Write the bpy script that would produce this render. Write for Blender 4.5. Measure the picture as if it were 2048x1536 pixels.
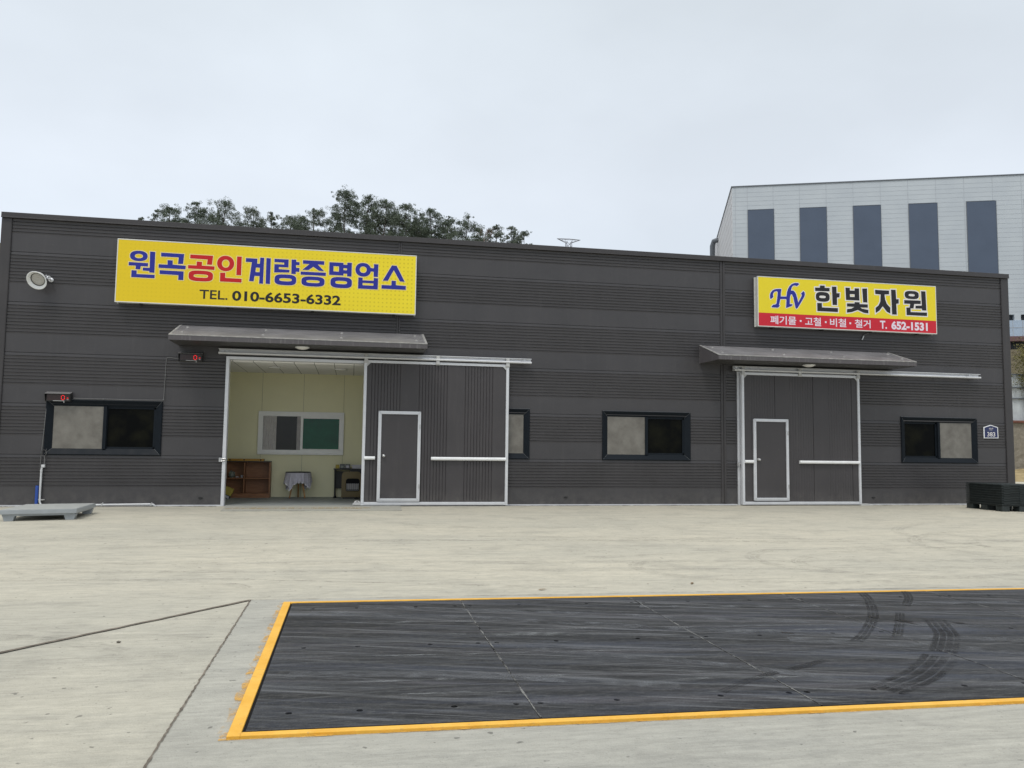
import bpy, bmesh, math, random
from mathutils import Vector, Matrix
from mathutils.geometry import tessellate_polygon

SC = bpy.context.scene
COL = SC.collection
for o in list(bpy.data.objects):
    bpy.data.objects.remove(o)
rnd = random.Random(7)
R = math.radians

# ---------------------------------------------------------------- camera
YAW, PITCH, ROLL = 0.194952313, 0.0790570925, 0.0122746985
CAM = Vector((0.0, -19.0823, 1.37584))
cam_d = bpy.data.cameras.new('camera')
cam_d.sensor_width = 36.0
cam_d.lens = 1612.45882 / 2048 * 36.0
cam_d.clip_end = 3000
cam = bpy.data.objects.new('camera', cam_d)
COL.objects.link(cam)
F_ = Vector((math.sin(YAW)*math.cos(PITCH), math.cos(YAW)*math.cos(PITCH), math.sin(PITCH)))
r_ = Vector((math.cos(YAW), -math.sin(YAW), 0))
u_ = r_.cross(F_)
RR = math.cos(ROLL)*r_ + math.sin(ROLL)*u_
UU = -math.sin(ROLL)*r_ + math.cos(ROLL)*u_
cam.matrix_world = Matrix(((RR.x, UU.x, -F_.x, CAM.x), (RR.y, UU.y, -F_.y, CAM.y), (RR.z, UU.z, -F_.z, CAM.z), (0, 0, 0, 1)))
SC.camera = cam

# ---------------------------------------------------------------- exposure
SC.view_settings.view_transform = 'Standard'
SC.view_settings.look = 'None'
SC.view_settings.exposure = 0.0
SC.view_settings.gamma = 1.0

# ---------------------------------------------------------------- world: overcast sky
SUN = Vector((-0.28, -0.42, 0.86)).normalized()
world = bpy.data.worlds.new('World')
SC.world = world
world.use_nodes = True
wn, wl = world.node_tree.nodes, world.node_tree.links
wn.clear()
wo = wn.new('ShaderNodeOutputWorld')
sky = wn.new('ShaderNodeTexSky')
sky.sky_type = 'NISHITA'
sky.sun_disc = False
sky.sun_elevation = math.asin(SUN.z)
sky.sun_rotation = math.atan2(SUN.x, SUN.y)
sky.air_density = 1.2
sky.dust_density = 3.0
b1 = wn.new('ShaderNodeBackground'); b1.inputs[1].default_value = 0.09
wl.new(sky.outputs[0], b1.inputs[0])
tc = wn.new('ShaderNodeTexCoord')
sep = wn.new('ShaderNodeSeparateXYZ'); wl.new(tc.outputs['Generated'], sep.inputs[0])
ramp = wn.new('ShaderNodeValToRGB')
wl.new(sep.outputs[2], ramp.inputs[0])
cr = ramp.color_ramp
cr.elements[0].position = 0.0; cr.elements[0].color = (0.78, 0.865, 0.96, 1)
cr.elements[1].position = 1.0; cr.elements[1].color = (1.75, 1.78, 1.8, 1)
e = cr.elements.new(0.12); e.color = (0.835, 0.925, 1.03, 1)
e = cr.elements.new(0.30); e.color = (0.885, 0.955, 1.045, 1)
e = cr.elements.new(0.50); e.color = (0.81, 0.88, 0.945, 1)
e = cr.elements.new(0.62); e.color = (1.2, 1.24, 1.27, 1)
nz = wn.new('ShaderNodeTexNoise'); nz.inputs['Scale'].default_value = 1.9; nz.inputs['Detail'].default_value = 5; nz.inputs['Roughness'].default_value = 0.5
mp = wn.new('ShaderNodeMapping'); mp.inputs['Scale'].default_value = (1, 1, 1.9); mp.inputs['Location'].default_value = (0.35, 0.1, 0.2)
wl.new(tc.outputs['Generated'], mp.inputs[0]); wl.new(mp.outputs[0], nz.inputs[0])
mr = wn.new('ShaderNodeMapRange'); mr.inputs[1].default_value = 0.3; mr.inputs[2].default_value = 0.7; mr.inputs[3].default_value = 0.89; mr.inputs[4].default_value = 1.07
wl.new(nz.outputs[0], mr.inputs[0])
vm = wn.new('ShaderNodeVectorMath'); vm.operation = 'SCALE'
wl.new(ramp.outputs[0], vm.inputs[0]); wl.new(mr.outputs[0], vm.inputs['Scale'])
b2 = wn.new('ShaderNodeBackground'); b2.inputs[1].default_value = 1.0
wl.new(vm.outputs[0], b2.inputs[0])
mx = wn.new('ShaderNodeMixShader'); mx.inputs[0].default_value = 0.9
wl.new(b1.outputs[0], mx.inputs[1]); wl.new(b2.outputs[0], mx.inputs[2]); wl.new(mx.outputs[0], wo.inputs[0])

# ---------------------------------------------------------------- sun behind thin cloud
sd = bpy.data.lights.new('sun', 'SUN')
sd.energy = 1.2
sd.angle = R(14)
sd.color = (1.0, 0.955, 0.89)
so = bpy.data.objects.new('sun', sd)
so.rotation_euler = (-SUN).to_track_quat('-Z', 'Y').to_euler()
so.location = (-20, -30, 40)
COL.objects.link(so)

# ---------------------------------------------------------------- materials
class NT:
    def __init__(s, name):
        s.m = bpy.data.materials.new(name); s.m.use_nodes = True
        s.n, s.l = s.m.node_tree.nodes, s.m.node_tree.links
        s.b = s.n['Principled BSDF']; s.out = s.n['Material Output']
        s._pos = None
    def pos(s):
        if s._pos is None:
            s._pos = s.n.new('ShaderNodeNewGeometry').outputs['Position']
        return s._pos
    def sc(s, v):
        m = s.n.new('ShaderNodeMapping'); m.inputs['Scale'].default_value = v
        s.l.new(s.pos(), m.inputs[0]); return m.outputs[0]
    def noise(s, scale, detail=4, rough=0.55, vec=None, dist=0.0):
        t = s.n.new('ShaderNodeTexNoise')
        t.inputs['Scale'].default_value = scale; t.inputs['Detail'].default_value = detail
        t.inputs['Roughness'].default_value = rough; t.inputs['Distortion'].default_value = dist
        s.l.new(vec if vec is not None else s.pos(), t.inputs['Vector'])
        return t.outputs[0]
    def rng(s, v, a, b, c, d):
        t = s.n.new('ShaderNodeMapRange')
        for i, x in enumerate((a, b, c, d)): t.inputs[i+1].default_value = x
        s.l.new(v, t.inputs[0]); return t.outputs[0]
    def math(s, op, a, b=None):
        t = s.n.new('ShaderNodeMath'); t.operation = op
        for i, x in enumerate((a, b)):
            if x is None: continue
            if isinstance(x, (int, float)): t.inputs[i].default_value = x
            else: s.l.new(x, t.inputs[i])
        return t.outputs[0]
    def mix(s, f, a, b, mode='MIX'):
        t = s.n.new('ShaderNodeMix'); t.data_type = 'RGBA'; t.blend_type = mode
        for i, x in ((0, f), (6, a), (7, b)):
            if isinstance(x, (int, float)): t.inputs[i].default_value = x
            elif isinstance(x, tuple): t.inputs[i].default_value = (*x[:3], 1)
            else: s.l.new(x, t.inputs[i])
        return t.outputs[2]
    def scale(s, col, f):
        t = s.n.new('ShaderNodeVectorMath'); t.operation = 'SCALE'
        if isinstance(col, tuple): t.inputs[0].default_value = col[:3]
        else: s.l.new(col, t.inputs[0])
        if isinstance(f, (int, float)): t.inputs['Scale'].default_value = f
        else: s.l.new(f, t.inputs['Scale'])
        return t.outputs[0]
    def base(s, x):
        if isinstance(x, tuple): s.b.inputs['Base Color'].default_value = (*x[:3], 1)
        else: s.l.new(x, s.b.inputs['Base Color'])
    def bump(s, h, strength=0.3, dist=0.01):
        t = s.n.new('ShaderNodeBump'); t.inputs['Strength'].default_value = strength; t.inputs['Distance'].default_value = dist
        s.l.new(h, t.inputs['Height']); s.l.new(t.outputs[0], s.b.inputs['Normal'])
    def set(s, rough=0.5, metal=0.0, spec=0.5):
        s.b.inputs['Roughness'].default_value = rough; s.b.inputs['Metallic'].default_value = metal
        s.b.inputs['Specular IOR Level'].default_value = spec
        return s

def simple(name, col, rough=0.5, metal=0.0, spec=0.5, var=0.12, nscale=6.0, bump=0.0, fine=40.0):
    t = NT(name); t.set(rough, metal, spec)
    n = t.noise(nscale, 5)
    f = t.rng(n, 0.25, 0.75, 1-var, 1+var)
    t.base(t.scale(col, f))
    t.l.new(t.rng(n, 0.2, 0.8, max(0, rough-0.08), min(1, rough+0.1)), t.b.inputs['Roughness'])
    if bump: t.bump(t.noise(fine, 3), bump, 0.01)
    return t.m

M = {}
def cladding(name, col):
    t = NT(name); t.set(0.42, 0.0, 0.42)
    n = t.noise(1.3, 5, 0.6)
    streak = t.noise(3.0, 4, 0.6, t.sc((3.0, 3.0, 0.22)))
    c = t.mix(t.rng(n, 0.3, 0.7, 0, 1), tuple(x*0.92 for x in col), tuple(x*1.1 for x in col))
    c = t.mix(t.math('MULTIPLY', t.rng(streak, 0.55, 0.8, 0, 0.10), 1.0), c, (0.16, 0.155, 0.15))
    # splash dust just above the ground and specks of dirt
    s = t.n.new('ShaderNodeSeparateXYZ'); t.l.new(t.pos(), s.inputs[0])
    low = t.math('MULTIPLY', t.rng(s.outputs[2], 0.0, 0.45, 0.30, 0.0), t.rng(t.noise(5.0, 6, 0.7), 0.35, 0.7, 0, 1))
    c = t.mix(low, c, (0.24, 0.225, 0.20))
    speck = t.rng(t.noise(26.0, 2, 0.5), 0.735, 0.78, 0, 0.35)
    c = t.mix(speck, c, (0.25, 0.24, 0.22))
    t.base(c)
    t.l.new(t.rng(n, 0.2, 0.8, 0.36, 0.52), t.b.inputs['Roughness'])
    t.bump(t.noise(7.0, 3, 0.5, t.sc((1.2, 1, 3.0))), 0.10, 0.006)
    return t.m
M['clad'] = cladding('dark grey cladding', (0.0505, 0.0485, 0.0515))
M['trim'] = cladding('dark brown grey trim', (0.041, 0.038, 0.039))
M['doorskin'] = cladding('sliding door skin', (0.050, 0.046, 0.048))
M['canopy_top'] = simple('weathered sky lit canopy sheet', (0.175, 0.170, 0.175), 0.38, 0.0, 0.6, 0.22, 2.2, 0.15, 30)  # paler than the fascia: sky reflection is put into the sheet colour
t = NT('canopy fascia'); t.set(0.5, 0, 0.4)
drip = t.noise(4.0, 4, 0.65, t.sc((5.0, 5.0, 0.3)))
t.base(t.mix(t.rng(drip, 0.55, 0.78, 0, 0.5), (0.085, 0.078, 0.082), (0.30, 0.29, 0.28)))
M['fascia'] = t.m
M['worn_edge'] = simple('worn canopy edge', (0.28, 0.275, 0.265), 0.5, 0.0, 0.3, 0.35, 9.0)
M['soffit'] = simple('canopy soffit', (0.06, 0.058, 0.058), 0.5)
M['alu'] = simple('anodised aluminium', (0.62, 0.63, 0.65), 0.38, 0.25, 0.5, 0.07, 5.0)
M['alu_dull'] = simple('weathered aluminium', (0.48, 0.48, 0.47), 0.45, 0.3, 0.5, 0.14, 7.0)
M['mitre'] = simple('mitre seam', (0.10, 0.105, 0.11), 0.5)
M['steel'] = simple('bright steel', (0.55, 0.55, 0.55), 0.28, 0.8, 0.5, 0.1)
M['frame'] = simple('anthracite window frame', (0.0075, 0.011, 0.0155), 0.55, 0, 0.14, 0.12)
t = NT('dusty frosted pane'); t.set(0.30, 0, 0.35)
n = t.noise(3.2, 6, 0.6)
c = t.mix(t.rng(n, 0.3, 0.7, 0, 1), (0.115, 0.106, 0.092), (0.205, 0.195, 0.172))
c = t.mix(t.rng(t.noise(70, 2), 0.5, 0.8, 0, 0.25), c, (0.09, 0.085, 0.075))
t.base(c); M['pane_dusty'] = t.m
t = NT('dark window glass'); t.set(0.08, 0, 0.05)
t.base(t.mix(t.rng(t.noise(2.2, 4), 0.45, 0.7, 0, 1), (0.003, 0.0033, 0.003), (0.010, 0.010, 0.006)))
M['pane_dark'] = t.m
M['white'] = simple('white painted metal', (0.78, 0.79, 0.79), 0.4, 0, 0.5, 0.06)
M['upvc'] = simple('white window plastic', (0.80, 0.80, 0.78), 0.35, 0, 0.5, 0.04)
M['sign_edge'] = simple('cream sign profile', (0.62, 0.62, 0.58), 0.4, 0.1, 0.5, 0.08)
def sign_yellow(name, a, b, dots):
    t = NT(name); t.set(0.42, 0, 0.2)
    s = t.n.new('ShaderNodeSeparateXYZ'); t.l.new(t.pos(), s.inputs[0])
    n = t.noise(0.7, 4)
    f = t.rng(t.math('ADD', t.math('MULTIPLY', s.outputs[0], 0.11), t.math('MULTIPLY', n, 0.7)), -0.1, 0.75, 0, 1)
    c = t.mix(f, a, b)
    if dots:
        fx = t.math('SUBTRACT', t.math('FRACT', t.math('MULTIPLY', s.outputs[0], 10.5)), 0.5)
        fz = t.math('SUBTRACT', t.math('FRACT', t.math('MULTIPLY', s.outputs[2], 10.5)), 0.5)
        d = t.math('SQRT', t.math('ADD', t.math('MULTIPLY', fx, fx), t.math('MULTIPLY', fz, fz)))
        m = t.math('MULTIPLY', t.rng(d, 0.16, 0.25, 0.42, 0.0), t.rng(s.outputs[0], -3.5, 1.0, 0.25, 1.0))
        c = t.mix(m, c, (0.42, 0.31, 0.02))
    t.base(c); t.l.new(t.rng(t.noise(9, 3), 0.3, 0.7, 0.3, 0.42), t.b.inputs['Roughness'])
    return t.m
M['yel_a'] = sign_yellow('printed yellow with dots', (0.73, 0.535, 0.020), (0.85, 0.725, 0.040), True)
M['yel_b'] = sign_yellow('printed yellow', (0.74, 0.59, 0.026), (0.76, 0.62, 0.03), False)
M['red_band'] = simple('printed red', (0.55, 0.028, 0.045), 0.36, 0, 0.15, 0.05, 2.0)
M['ink_blue'] = simple('printed blue', (0.030, 0.036, 0.28), 0.4, 0, 0.15, 0.06, 4.0)
M['ink_red'] = simple('printed letter red', (0.50, 0.022, 0.025), 0.4, 0, 0.15, 0.05, 4.0)
M['ink_black'] = simple('printed black', (0.026, 0.026, 0.030), 0.4, 0, 0.15, 0.05, 4.0)
M['ink_pale'] = simple('printed pale edge', (0.72, 0.70, 0.68), 0.4, 0, 0.15, 0.03, 4.0)
M['ink_cream'] = simple('printed cream edge', (0.78, 0.66, 0.30), 0.4, 0, 0.15, 0.03, 4.0)
M['ink_lilac'] = simple('printed white', (0.74, 0.66, 0.74), 0.4, 0, 0.15, 0.03, 4.0)
M['navy'] = simple('navy enamel', (0.010, 0.017, 0.085), 0.3, 0, 0.5, 0.1, 20)
M['black_metal'] = simple('black metal', (0.018, 0.018, 0.018), 0.42, 0, 0.45, 0.15)
M['hood'] = simple('grey led hood', (0.16, 0.155, 0.155), 0.4, 0, 0.5, 0.1)
M['led_panel'] = simple('smoked brown acrylic', (0.035, 0.018, 0.016), 0.22, 0, 0.4, 0.1)
t = NT('lit red led'); t.base((0.5, 0.01, 0.01)); t.b.inputs['Emission Color'].default_value = (1.0, 0.01, 0.015, 1); t.b.inputs['Emission Strength'].default_value = 1.1
M['led'] = t.m
M['cable'] = simple('grey cable', (0.14, 0.14, 0.14), 0.5)
M['pvc'] = simple('pale grey conduit', (0.56, 0.57, 0.58), 0.4, 0, 0.5, 0.1)
M['blue_pvc'] = simple('blue plastic pipe', (0.02, 0.07, 0.33), 0.4)
t = NT('concrete curb'); t.set(0.9, 0, 0.2)
t.base(t.mix(t.rng(t.noise(9, 6, 0.7), 0.3, 0.7, 0, 1), (0.13, 0.12, 0.105), (0.34, 0.32, 0.285))); t.bump(t.noise(30, 5, 0.7), 0.6, 0.02)
M['curb'] = t.m

# yard concrete: broom streaks along the building, dusty beige blotches, tyre dust
def concrete(name, warm, cool, dark, ywarm=True):
    t = NT(name); t.set(0.88, 0, 0.25)
    s = t.n.new('ShaderNodeSeparateXYZ'); t.l.new(t.pos(), s.inputs[0])
    big = t.noise(0.30, 4, 0.55, t.sc((0.6, 1.3, 1)))
    f = t.rng(big, 0.36, 0.64, 0.0, 1.0)
    if ywarm:
        f = t.math('MULTIPLY', t.math('ADD', f, t.rng(s.outputs[1], -13.0, -9.5, -0.25, 0.72)), 0.66)
    c = t.mix(f, cool, warm)
    st = t.noise(1.6, 8, 0.66, t.sc((0.42, 2.0, 1)), 0.8)
    c = t.mix(t.rng(st, 0.50, 0.70, 0, 0.36), c, dark)
    st2 = t.noise(4.5, 7, 0.7, t.sc((0.30, 2.6, 1)), 0.5)
    c = t.mix(t.rng(st2, 0.51, 0.68, 0, 0.32), c, tuple(x*0.86 for x in dark))
    c = t.mix(t.rng(st2, 0.30, 0.44, 0.30, 0), c, tuple(min(1, x*1.13) for x in warm))
    rot = t.n.new('ShaderNodeMapping'); rot.vector_type = 'TEXTURE'; rot.inputs['Rotation'].default_value = (0, 0, R(-14)); rot.inputs['Scale'].default_value = (1/0.16, 1/2.0, 1)
    t.l.new(t.pos(), rot.inputs[0])
    c = t.mix(t.rng(t.noise(3.4, 6, 0.7, rot.outputs[0]), 0.57, 0.72, 0, 0.34), c, tuple(x*0.82 for x in dark))
    blot = t.noise(1.1, 6, 0.7)
    c = t.mix(t.rng(blot, 0.50, 0.70, 0, 0.34), c, tuple(x*0.8 for x in dark))
    pits = t.noise(55, 3, 0.6)
    c = t.mix(t.rng(pits, 0.63, 0.74, 0, 0.55), c, tuple(x*0.5 for x in dark))
    c = t.mix(t.rng(t.noise(17, 2, 0.4), 0.715, 0.75, 0, 0.65), c, tuple(x*0.35 for x in dark))
    c = t.mix(t.rng(t.noise(2.6, 9, 0.78), 0.55, 0.70, 0, 0.25), c, tuple(x*0.9 for x in dark))
    br = t.noise(2.0, 6, 0.7, t.sc((1.1, 17.0, 1)), 0.3)
    c = t.scale(c, t.rng(br, 0.3, 0.7, 0.90, 1.09))
    md = t.noise(13, 6, 0.75, t.sc((0.6, 1.3, 1)))
    c = t.scale(c, t.rng(md, 0.3, 0.7, 0.89, 1.10))
    gr = t.noise(160, 2, 0.6)
    c = t.scale(c, t.rng(gr, 0.25, 0.75, 0.9, 1.1))
    t.base(c)
    hb = t.math('ADD', t.math('MULTIPLY', t.noise(90, 4, 0.65), 0.5), t.noise(12, 5, 0.6, t.sc((0.3, 2.2, 1))))
    t.bump(hb, 0.6, 0.014)
    return t.m
M['yard'] = concrete('brushed yard concrete', (0.472, 0.444, 0.362), (0.378, 0.366, 0.310), (0.268, 0.262, 0.230))
M['apron'] = concrete('newer apron concrete', (0.380, 0.371, 0.322), (0.342, 0.338, 0.302), (0.24, 0.238, 0.216), False)
M['joint'] = simple('dirty joint', (0.16, 0.14, 0.115), 0.95, 0, 0.1, 0.5, 14, 0.6, 60)
M['groove_dark'] = simple('shadowed gap', (0.012, 0.012, 0.013), 0.9, 0, 0.1)
t = NT('yellow road paint'); t.set(0.55, 0, 0.4)
n = t.noise(5, 7, 0.7)
c = t.mix(t.rng(n, 0.35, 0.65, 0, 1), (0.67, 0.35, 0.035), (0.77, 0.44, 0.07))
c = t.mix(t.rng(t.noise(28, 4, 0.7), 0.60, 0.74, 0, 0.6), c, (0.30, 0.22, 0.12))
t.base(c); t.bump(t.noise(60, 4), 0.3, 0.006); M['yellow_paint'] = t.m
# steel weighbridge deck
t = NT('scuffed black steel deck'); t.set(0.62, 0, 0.22)
c = t.mix(t.rng(t.noise(0.8, 5, 0.6), 0.35, 0.65, 0, 1), (0.014, 0.0145, 0.0155), (0.026, 0.0275, 0.030))
for ang, sx, sy, sc_, lo, hi, amt, col in (
        (12, 0.16, 1.5, 2.0, 0.50, 0.62, 0.60, (0.068, 0.073, 0.082)), (8, 0.10, 2.8, 3.0, 0.52, 0.63, 0.60, (0.105, 0.10, 0.11)),
        (-3, 0.14, 2.4, 2.6, 0.50, 0.64, 0.75, (0.010, 0.0105, 0.011)), (17, 0.12, 3.2, 3.4, 0.53, 0.63, 0.65, (0.165, 0.17, 0.178)),
        (-8, 0.12, 3.4, 3.0, 0.54, 0.68, 0.45, (0.10, 0.105, 0.11)), (10, 0.16, 2.0, 1.7, 0.51, 0.68, 0.45, (0.055, 0.068, 0.105)), (0, 0.22, 5.0, 4.0, 0.54, 0.68, 0.45, (0.14, 0.14, 0.14)), (14, 0.16, 5.0, 4.0, 0.52, 0.64, 0.6, (0.009, 0.009, 0.010))):
    mpg = t.n.new('ShaderNodeMapping'); mpg.vector_type = 'TEXTURE'; mpg.inputs['Rotation'].default_value = (0, 0, R(-ang)); mpg.inputs['Scale'].default_value = (1/sx, 1/sy, 1); mpg.inputs['Location'].default_value = (ang*3.1, ang*1.7+sy, 0)
    t.l.new(t.pos(), mpg.inputs[0])
    c = t.mix(t.rng(t.noise(sc_, 9, 0.72, mpg.outputs[0], 0.5), lo, hi, 0, amt), c, col)
c = t.mix(t.rng(t.noise(30, 6, 0.8, t.sc((0.6, 1.2, 1))), 0.50, 0.74, 0, 0.5), c, (0.13, 0.13, 0.125))
c = t.mix(t.rng(t.noise(7, 8, 0.8, t.sc((0.5, 1.3, 1))), 0.60, 0.72, 0, 0.4), c, (0.20, 0.195, 0.185))
c = t.scale(c, t.rng(t.noise(110, 3, 0.7), 0.3, 0.7, 0.52, 1.18))
t.base(c); t.l.new(t.rng(t.noise(2.5, 5), 0.3, 0.7, 0.55, 0.75), t.b.inputs['Roughness'])
t.bump(t.noise(140, 4, 0.6), 0.3, 0.004); M['deck'] = t.m
# tyre rubber and dust films lying on other surfaces
def film(name, col, amt, ribs=0, block=0.0, nscale=25.0, lo=0.35, hi=0.6, rough=0.6):
    t = NT(name); t.set(rough, 0, 0.3); t.base(col)
    uv = t.n.new('ShaderNodeUVMap').outputs[0]
    s = t.n.new('ShaderNodeSeparateXYZ'); t.l.new(uv, s.inputs[0])
    a = t.rng(t.noise(nscale, 5, 0.7), lo, hi, 0.0, amt)
    if ribs:
        fr = t.math('ABSOLUTE', t.math('SUBTRACT', t.math('FRACT', t.math('MULTIPLY', s.outputs[0], ribs)), 0.5))
        a = t.math('MULTIPLY', a, t.rng(fr, 0.36, 0.44, 1, 0.05))
    if block:
        fb = t.math('ABSOLUTE', t.math('SUBTRACT', t.math('FRACT', t.math('MULTIPLY', s.outputs[1], 1/block)), 0.5))
        a = t.math('MULTIPLY', a, t.rng(fb, 0.38, 0.46, 1, 0.35))
    big = t.rng(t.noise(4.0, 5, 0.7), 0.38, 0.56, 0.22, 1.0)
    a = t.math('MULTIPLY', a, big)
    ed = t.math('ABSOLUTE', t.math('SUBTRACT', s.outputs[0], 0.5))
    a = t.math('MULTIPLY', a, t.rng(ed, 0.40, 0.5, 1, 0))
    t.l.new(a, t.b.inputs['Alpha'])
    return t.m
M['tyre'] = film('tyre rubber mark', (0.010, 0.010, 0.011), 0.72, 4, 0.035, 18, 0.25, 0.5)
M['tyre2'] = film('narrow tyre mark', (0.014, 0.014, 0.015), 0.75, 3, 0.022, 18, 0.25, 0.5)
M['scuff'] = film('faint tyre scuff', (0.12, 0.115, 0.11), 0.17, 3, 0, 9, 0.35, 0.65, 0.85)
M['brown_line'] = film('thin brown line', (0.16, 0.145, 0.13), 0.75, 0, 0, 14, 0.35, 0.55, 0.9)
M['dust'] = film('pale dust smear', (0.22, 0.23, 0.235), 0.6, 0, 0, 5, 0.40, 0.64, 0.85)
M['dust2'] = film('pale dust line', (0.24, 0.24, 0.23), 0.7, 0, 0, 8, 0.28, 0.56, 0.85)
M['streak'] = film('pale rubbed streak', (0.15, 0.157, 0.168), 0.7, 5, 0, 6, 0.34, 0.62, 0.85)
M['oil'] = film('oil stain', (0.006, 0.006, 0.007), 1.0, 0, 0, 9, 0.25, 0.42, 0.3)
M['overspray'] = film('paint overspray', (0.66, 0.36, 0.06), 0.7, 0, 0, 9, 0.44, 0.58, 0.8)
M['hatch'] = film('worn yellow hatching', (0.50, 0.36, 0.14), 0.75, 0, 0.16, 7, 0.35, 0.6, 0.9)

# interior
M['inwall'] = simple('cream green wall panel', (0.76, 0.73, 0.49), 0.55, 0, 0.35, 0.04, 1.5)
t = NT('ceiling tiles'); t.set(0.8, 0, 0.2)
s = t.n.new('ShaderNodeSeparateXYZ'); t.l.new(t.pos(), s.inputs[0])
fx = t.math('FRACT', t.math('MULTIPLY', s.outputs[0], 2.2))
c = t.mix(t.rng(t.noise(18, 6, 0.8), 0.4, 0.7, 0, 0.25), (0.88, 0.87, 0.85), (0.80, 0.79, 0.77))
c = t.mix(t.rng(fx, 0.02, 0.035, 1, 0), c, (0.18, 0.18, 0.17)); t.base(c); M['ceil'] = t.m
M['seam'] = simple('wall panel seam', (0.22, 0.22, 0.15), 0.7)
M['infloor'] = simple('grey painted floor', (0.26, 0.28, 0.28), 0.5, 0, 0.4, 0.12, 3.0)
t = NT('brown wood'); t.set(0.45, 0, 0.4)
w = t.noise(5, 6, 0.6, t.sc((0.6, 4, 6)))
t.base(t.mix(t.rng(w, 0.3, 0.7, 0, 1), (0.20, 0.085, 0.035), (0.31, 0.145, 0.065))); M['wood'] = t.m
M['wood_dark'] = simple('dark shelf top', (0.03, 0.022, 0.018), 0.4)
M['leg_wood'] = simple('orange stool wood', (0.42, 0.21, 0.07), 0.4, 0, 0.5, 0.25, 14)
M['cloth'] = simple('grey lilac lace cloth', (0.52, 0.50, 0.56), 0.9, 0, 0.1, 0.16, 22, 0.5, 80)
M['lace'] = simple('pale lace edge', (0.82, 0.80, 0.82), 0.9, 0, 0.1, 0.1, 22)
M['curtain'] = simple('grey curtain', (0.50, 0.48, 0.47), 0.9, 0, 0.1, 0.12, 12)
M['green_pane'] = simple('green filmed glass', (0.005, 0.095, 0.052), 0.15, 0, 0.3, 0.3, 2.5)
M['grey_pane'] = simple('smoked glass', (0.035, 0.035, 0.032), 0.12, 0, 0.25, 0.2, 2.0)
M['heater'] = simple('bronze heater paint', (0.125, 0.092, 0.034), 0.35, 0.2, 0.5, 0.12, 8)
M['grille'] = simple('heater ceramic plate', (0.26, 0.25, 0.25), 0.7, 0, 0.3, 0.1, 40)
M['ochre'] = simple('ochre plastic', (0.42, 0.22, 0.02), 0.4)
M['mustard'] = simple('mustard card', (0.40, 0.31, 0.05), 0.6)
M['paper'] = simple('grey white paper', (0.50, 0.49, 0.52), 0.7)
M['steelblue'] = simple('dark blue grey box', (0.06, 0.07, 0.085), 0.4, 0, 0.5, 0.5, 30)
M['clearbag'] = simple('grey green wrap', (0.16, 0.18, 0.155), 0.3, 0, 0.6, 0.5, 25)
M['lamp_white'] = simple('opal lamp cover', (0.80, 0.79, 0.76), 0.35, 0, 0.5, 0.03)
M['lens'] = simple('ribbed lamp lens', (0.42, 0.41, 0.385), 0.3, 0, 0.5, 0.1, 30)
M['lens_rim'] = simple('lamp rim groove', (0.12, 0.115, 0.105), 0.5)
M['scale_grey'] = simple('pale grey scale paint', (0.30, 0.325, 0.34), 0.42, 0.0, 0.45, 0.1, 5, 0.1, 50)
M['scale_top'] = simple('worn scale plate', (0.36, 0.37, 0.355), 0.5, 0.0, 0.4, 0.12, 6, 0.2, 60)
M['pallet'] = simple('black green plastic', (0.020, 0.026, 0.026), 0.48, 0, 0.4, 0.3, 9)
M['stone'] = simple('grey pebble', (0.14, 0.13, 0.11), 0.9, 0, 0.2, 0.3, 40, 0.5, 120)
M['leaf'] = simple('dry leaf', (0.16, 0.10, 0.045), 0.8, 0, 0.2, 0.4, 30)

# background
t = NT('pale grey factory cladding'); t.set(0.5, 0, 0.35)
c = t.mix(t.rng(t.noise(0.35, 4), 0.35, 0.65, 0, 1), (0.46, 0.50, 0.535), (0.50, 0.54, 0.57)); t.base(c); M['fac'] = t.m
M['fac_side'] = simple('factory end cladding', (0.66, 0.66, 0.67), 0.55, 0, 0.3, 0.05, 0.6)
M['fac_seam'] = simple('factory panel seam', (0.41, 0.44, 0.475), 0.6, 0, 0.3, 0.05)
M['fac_dark'] = simple('slate blue panel', (0.075, 0.10, 0.148), 0.45, 0, 0.4, 0.07, 0.5)
M['fac_edge'] = simple('factory edge trim', (0.13, 0.145, 0.165), 0.5)
M['fac_gap'] = simple('factory opening', (0.03, 0.035, 0.04), 0.8)
M['fac_blue'] = simple('pale blue glazing', (0.36, 0.44, 0.54), 0.25)
M['fac_red'] = simple('brown red girder', (0.14, 0.075, 0.075), 0.6)
def leafmat(name, a, b):
    t = NT(name); t.set(0.75, 0, 0.2)
    oi = t.n.new('ShaderNodeObjectInfo').outputs['Random']
    n = t.noise(0.9, 5, 0.7)
    f = t.math('ADD', t.rng(n, 0.32, 0.68, 0, 0.8), t.math('MULTIPLY', oi, 0.25))
    t.base(t.mix(f, a, b)); return t.m
M['pine'] = leafmat('hazy pine needles', (0.072, 0.092, 0.072), (0.155, 0.185, 0.13))  # both needle tones are lightened to carry the distant haze
M['pine2'] = leafmat('greyer hazy pine needles', (0.095, 0.115, 0.094), (0.185, 0.208, 0.155))
M['bark'] = simple('pine bark', (0.075, 0.06, 0.05), 0.9, 0, 0.1, 0.3, 6)
M['bare'] = simple('bare brown twigs', (0.20, 0.15, 0.13), 0.9, 0, 0.1, 0.2, 6)
M['bush'] = leafmat('bush leaves', (0.07, 0.085, 0.03), (0.20, 0.17, 0.06))
M['hill'] = simple('forest floor', (0.10, 0.085, 0.055), 0.95, 0, 0.1, 0.5, 0.5, 0.5, 2)
M['bank'] = simple('dry grass bank', (0.28, 0.22, 0.12), 0.95, 0, 0.1, 0.5, 3.0, 0.8, 8)
t = NT('rough stone wall'); t.set(0.9, 0, 0.2)
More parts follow.
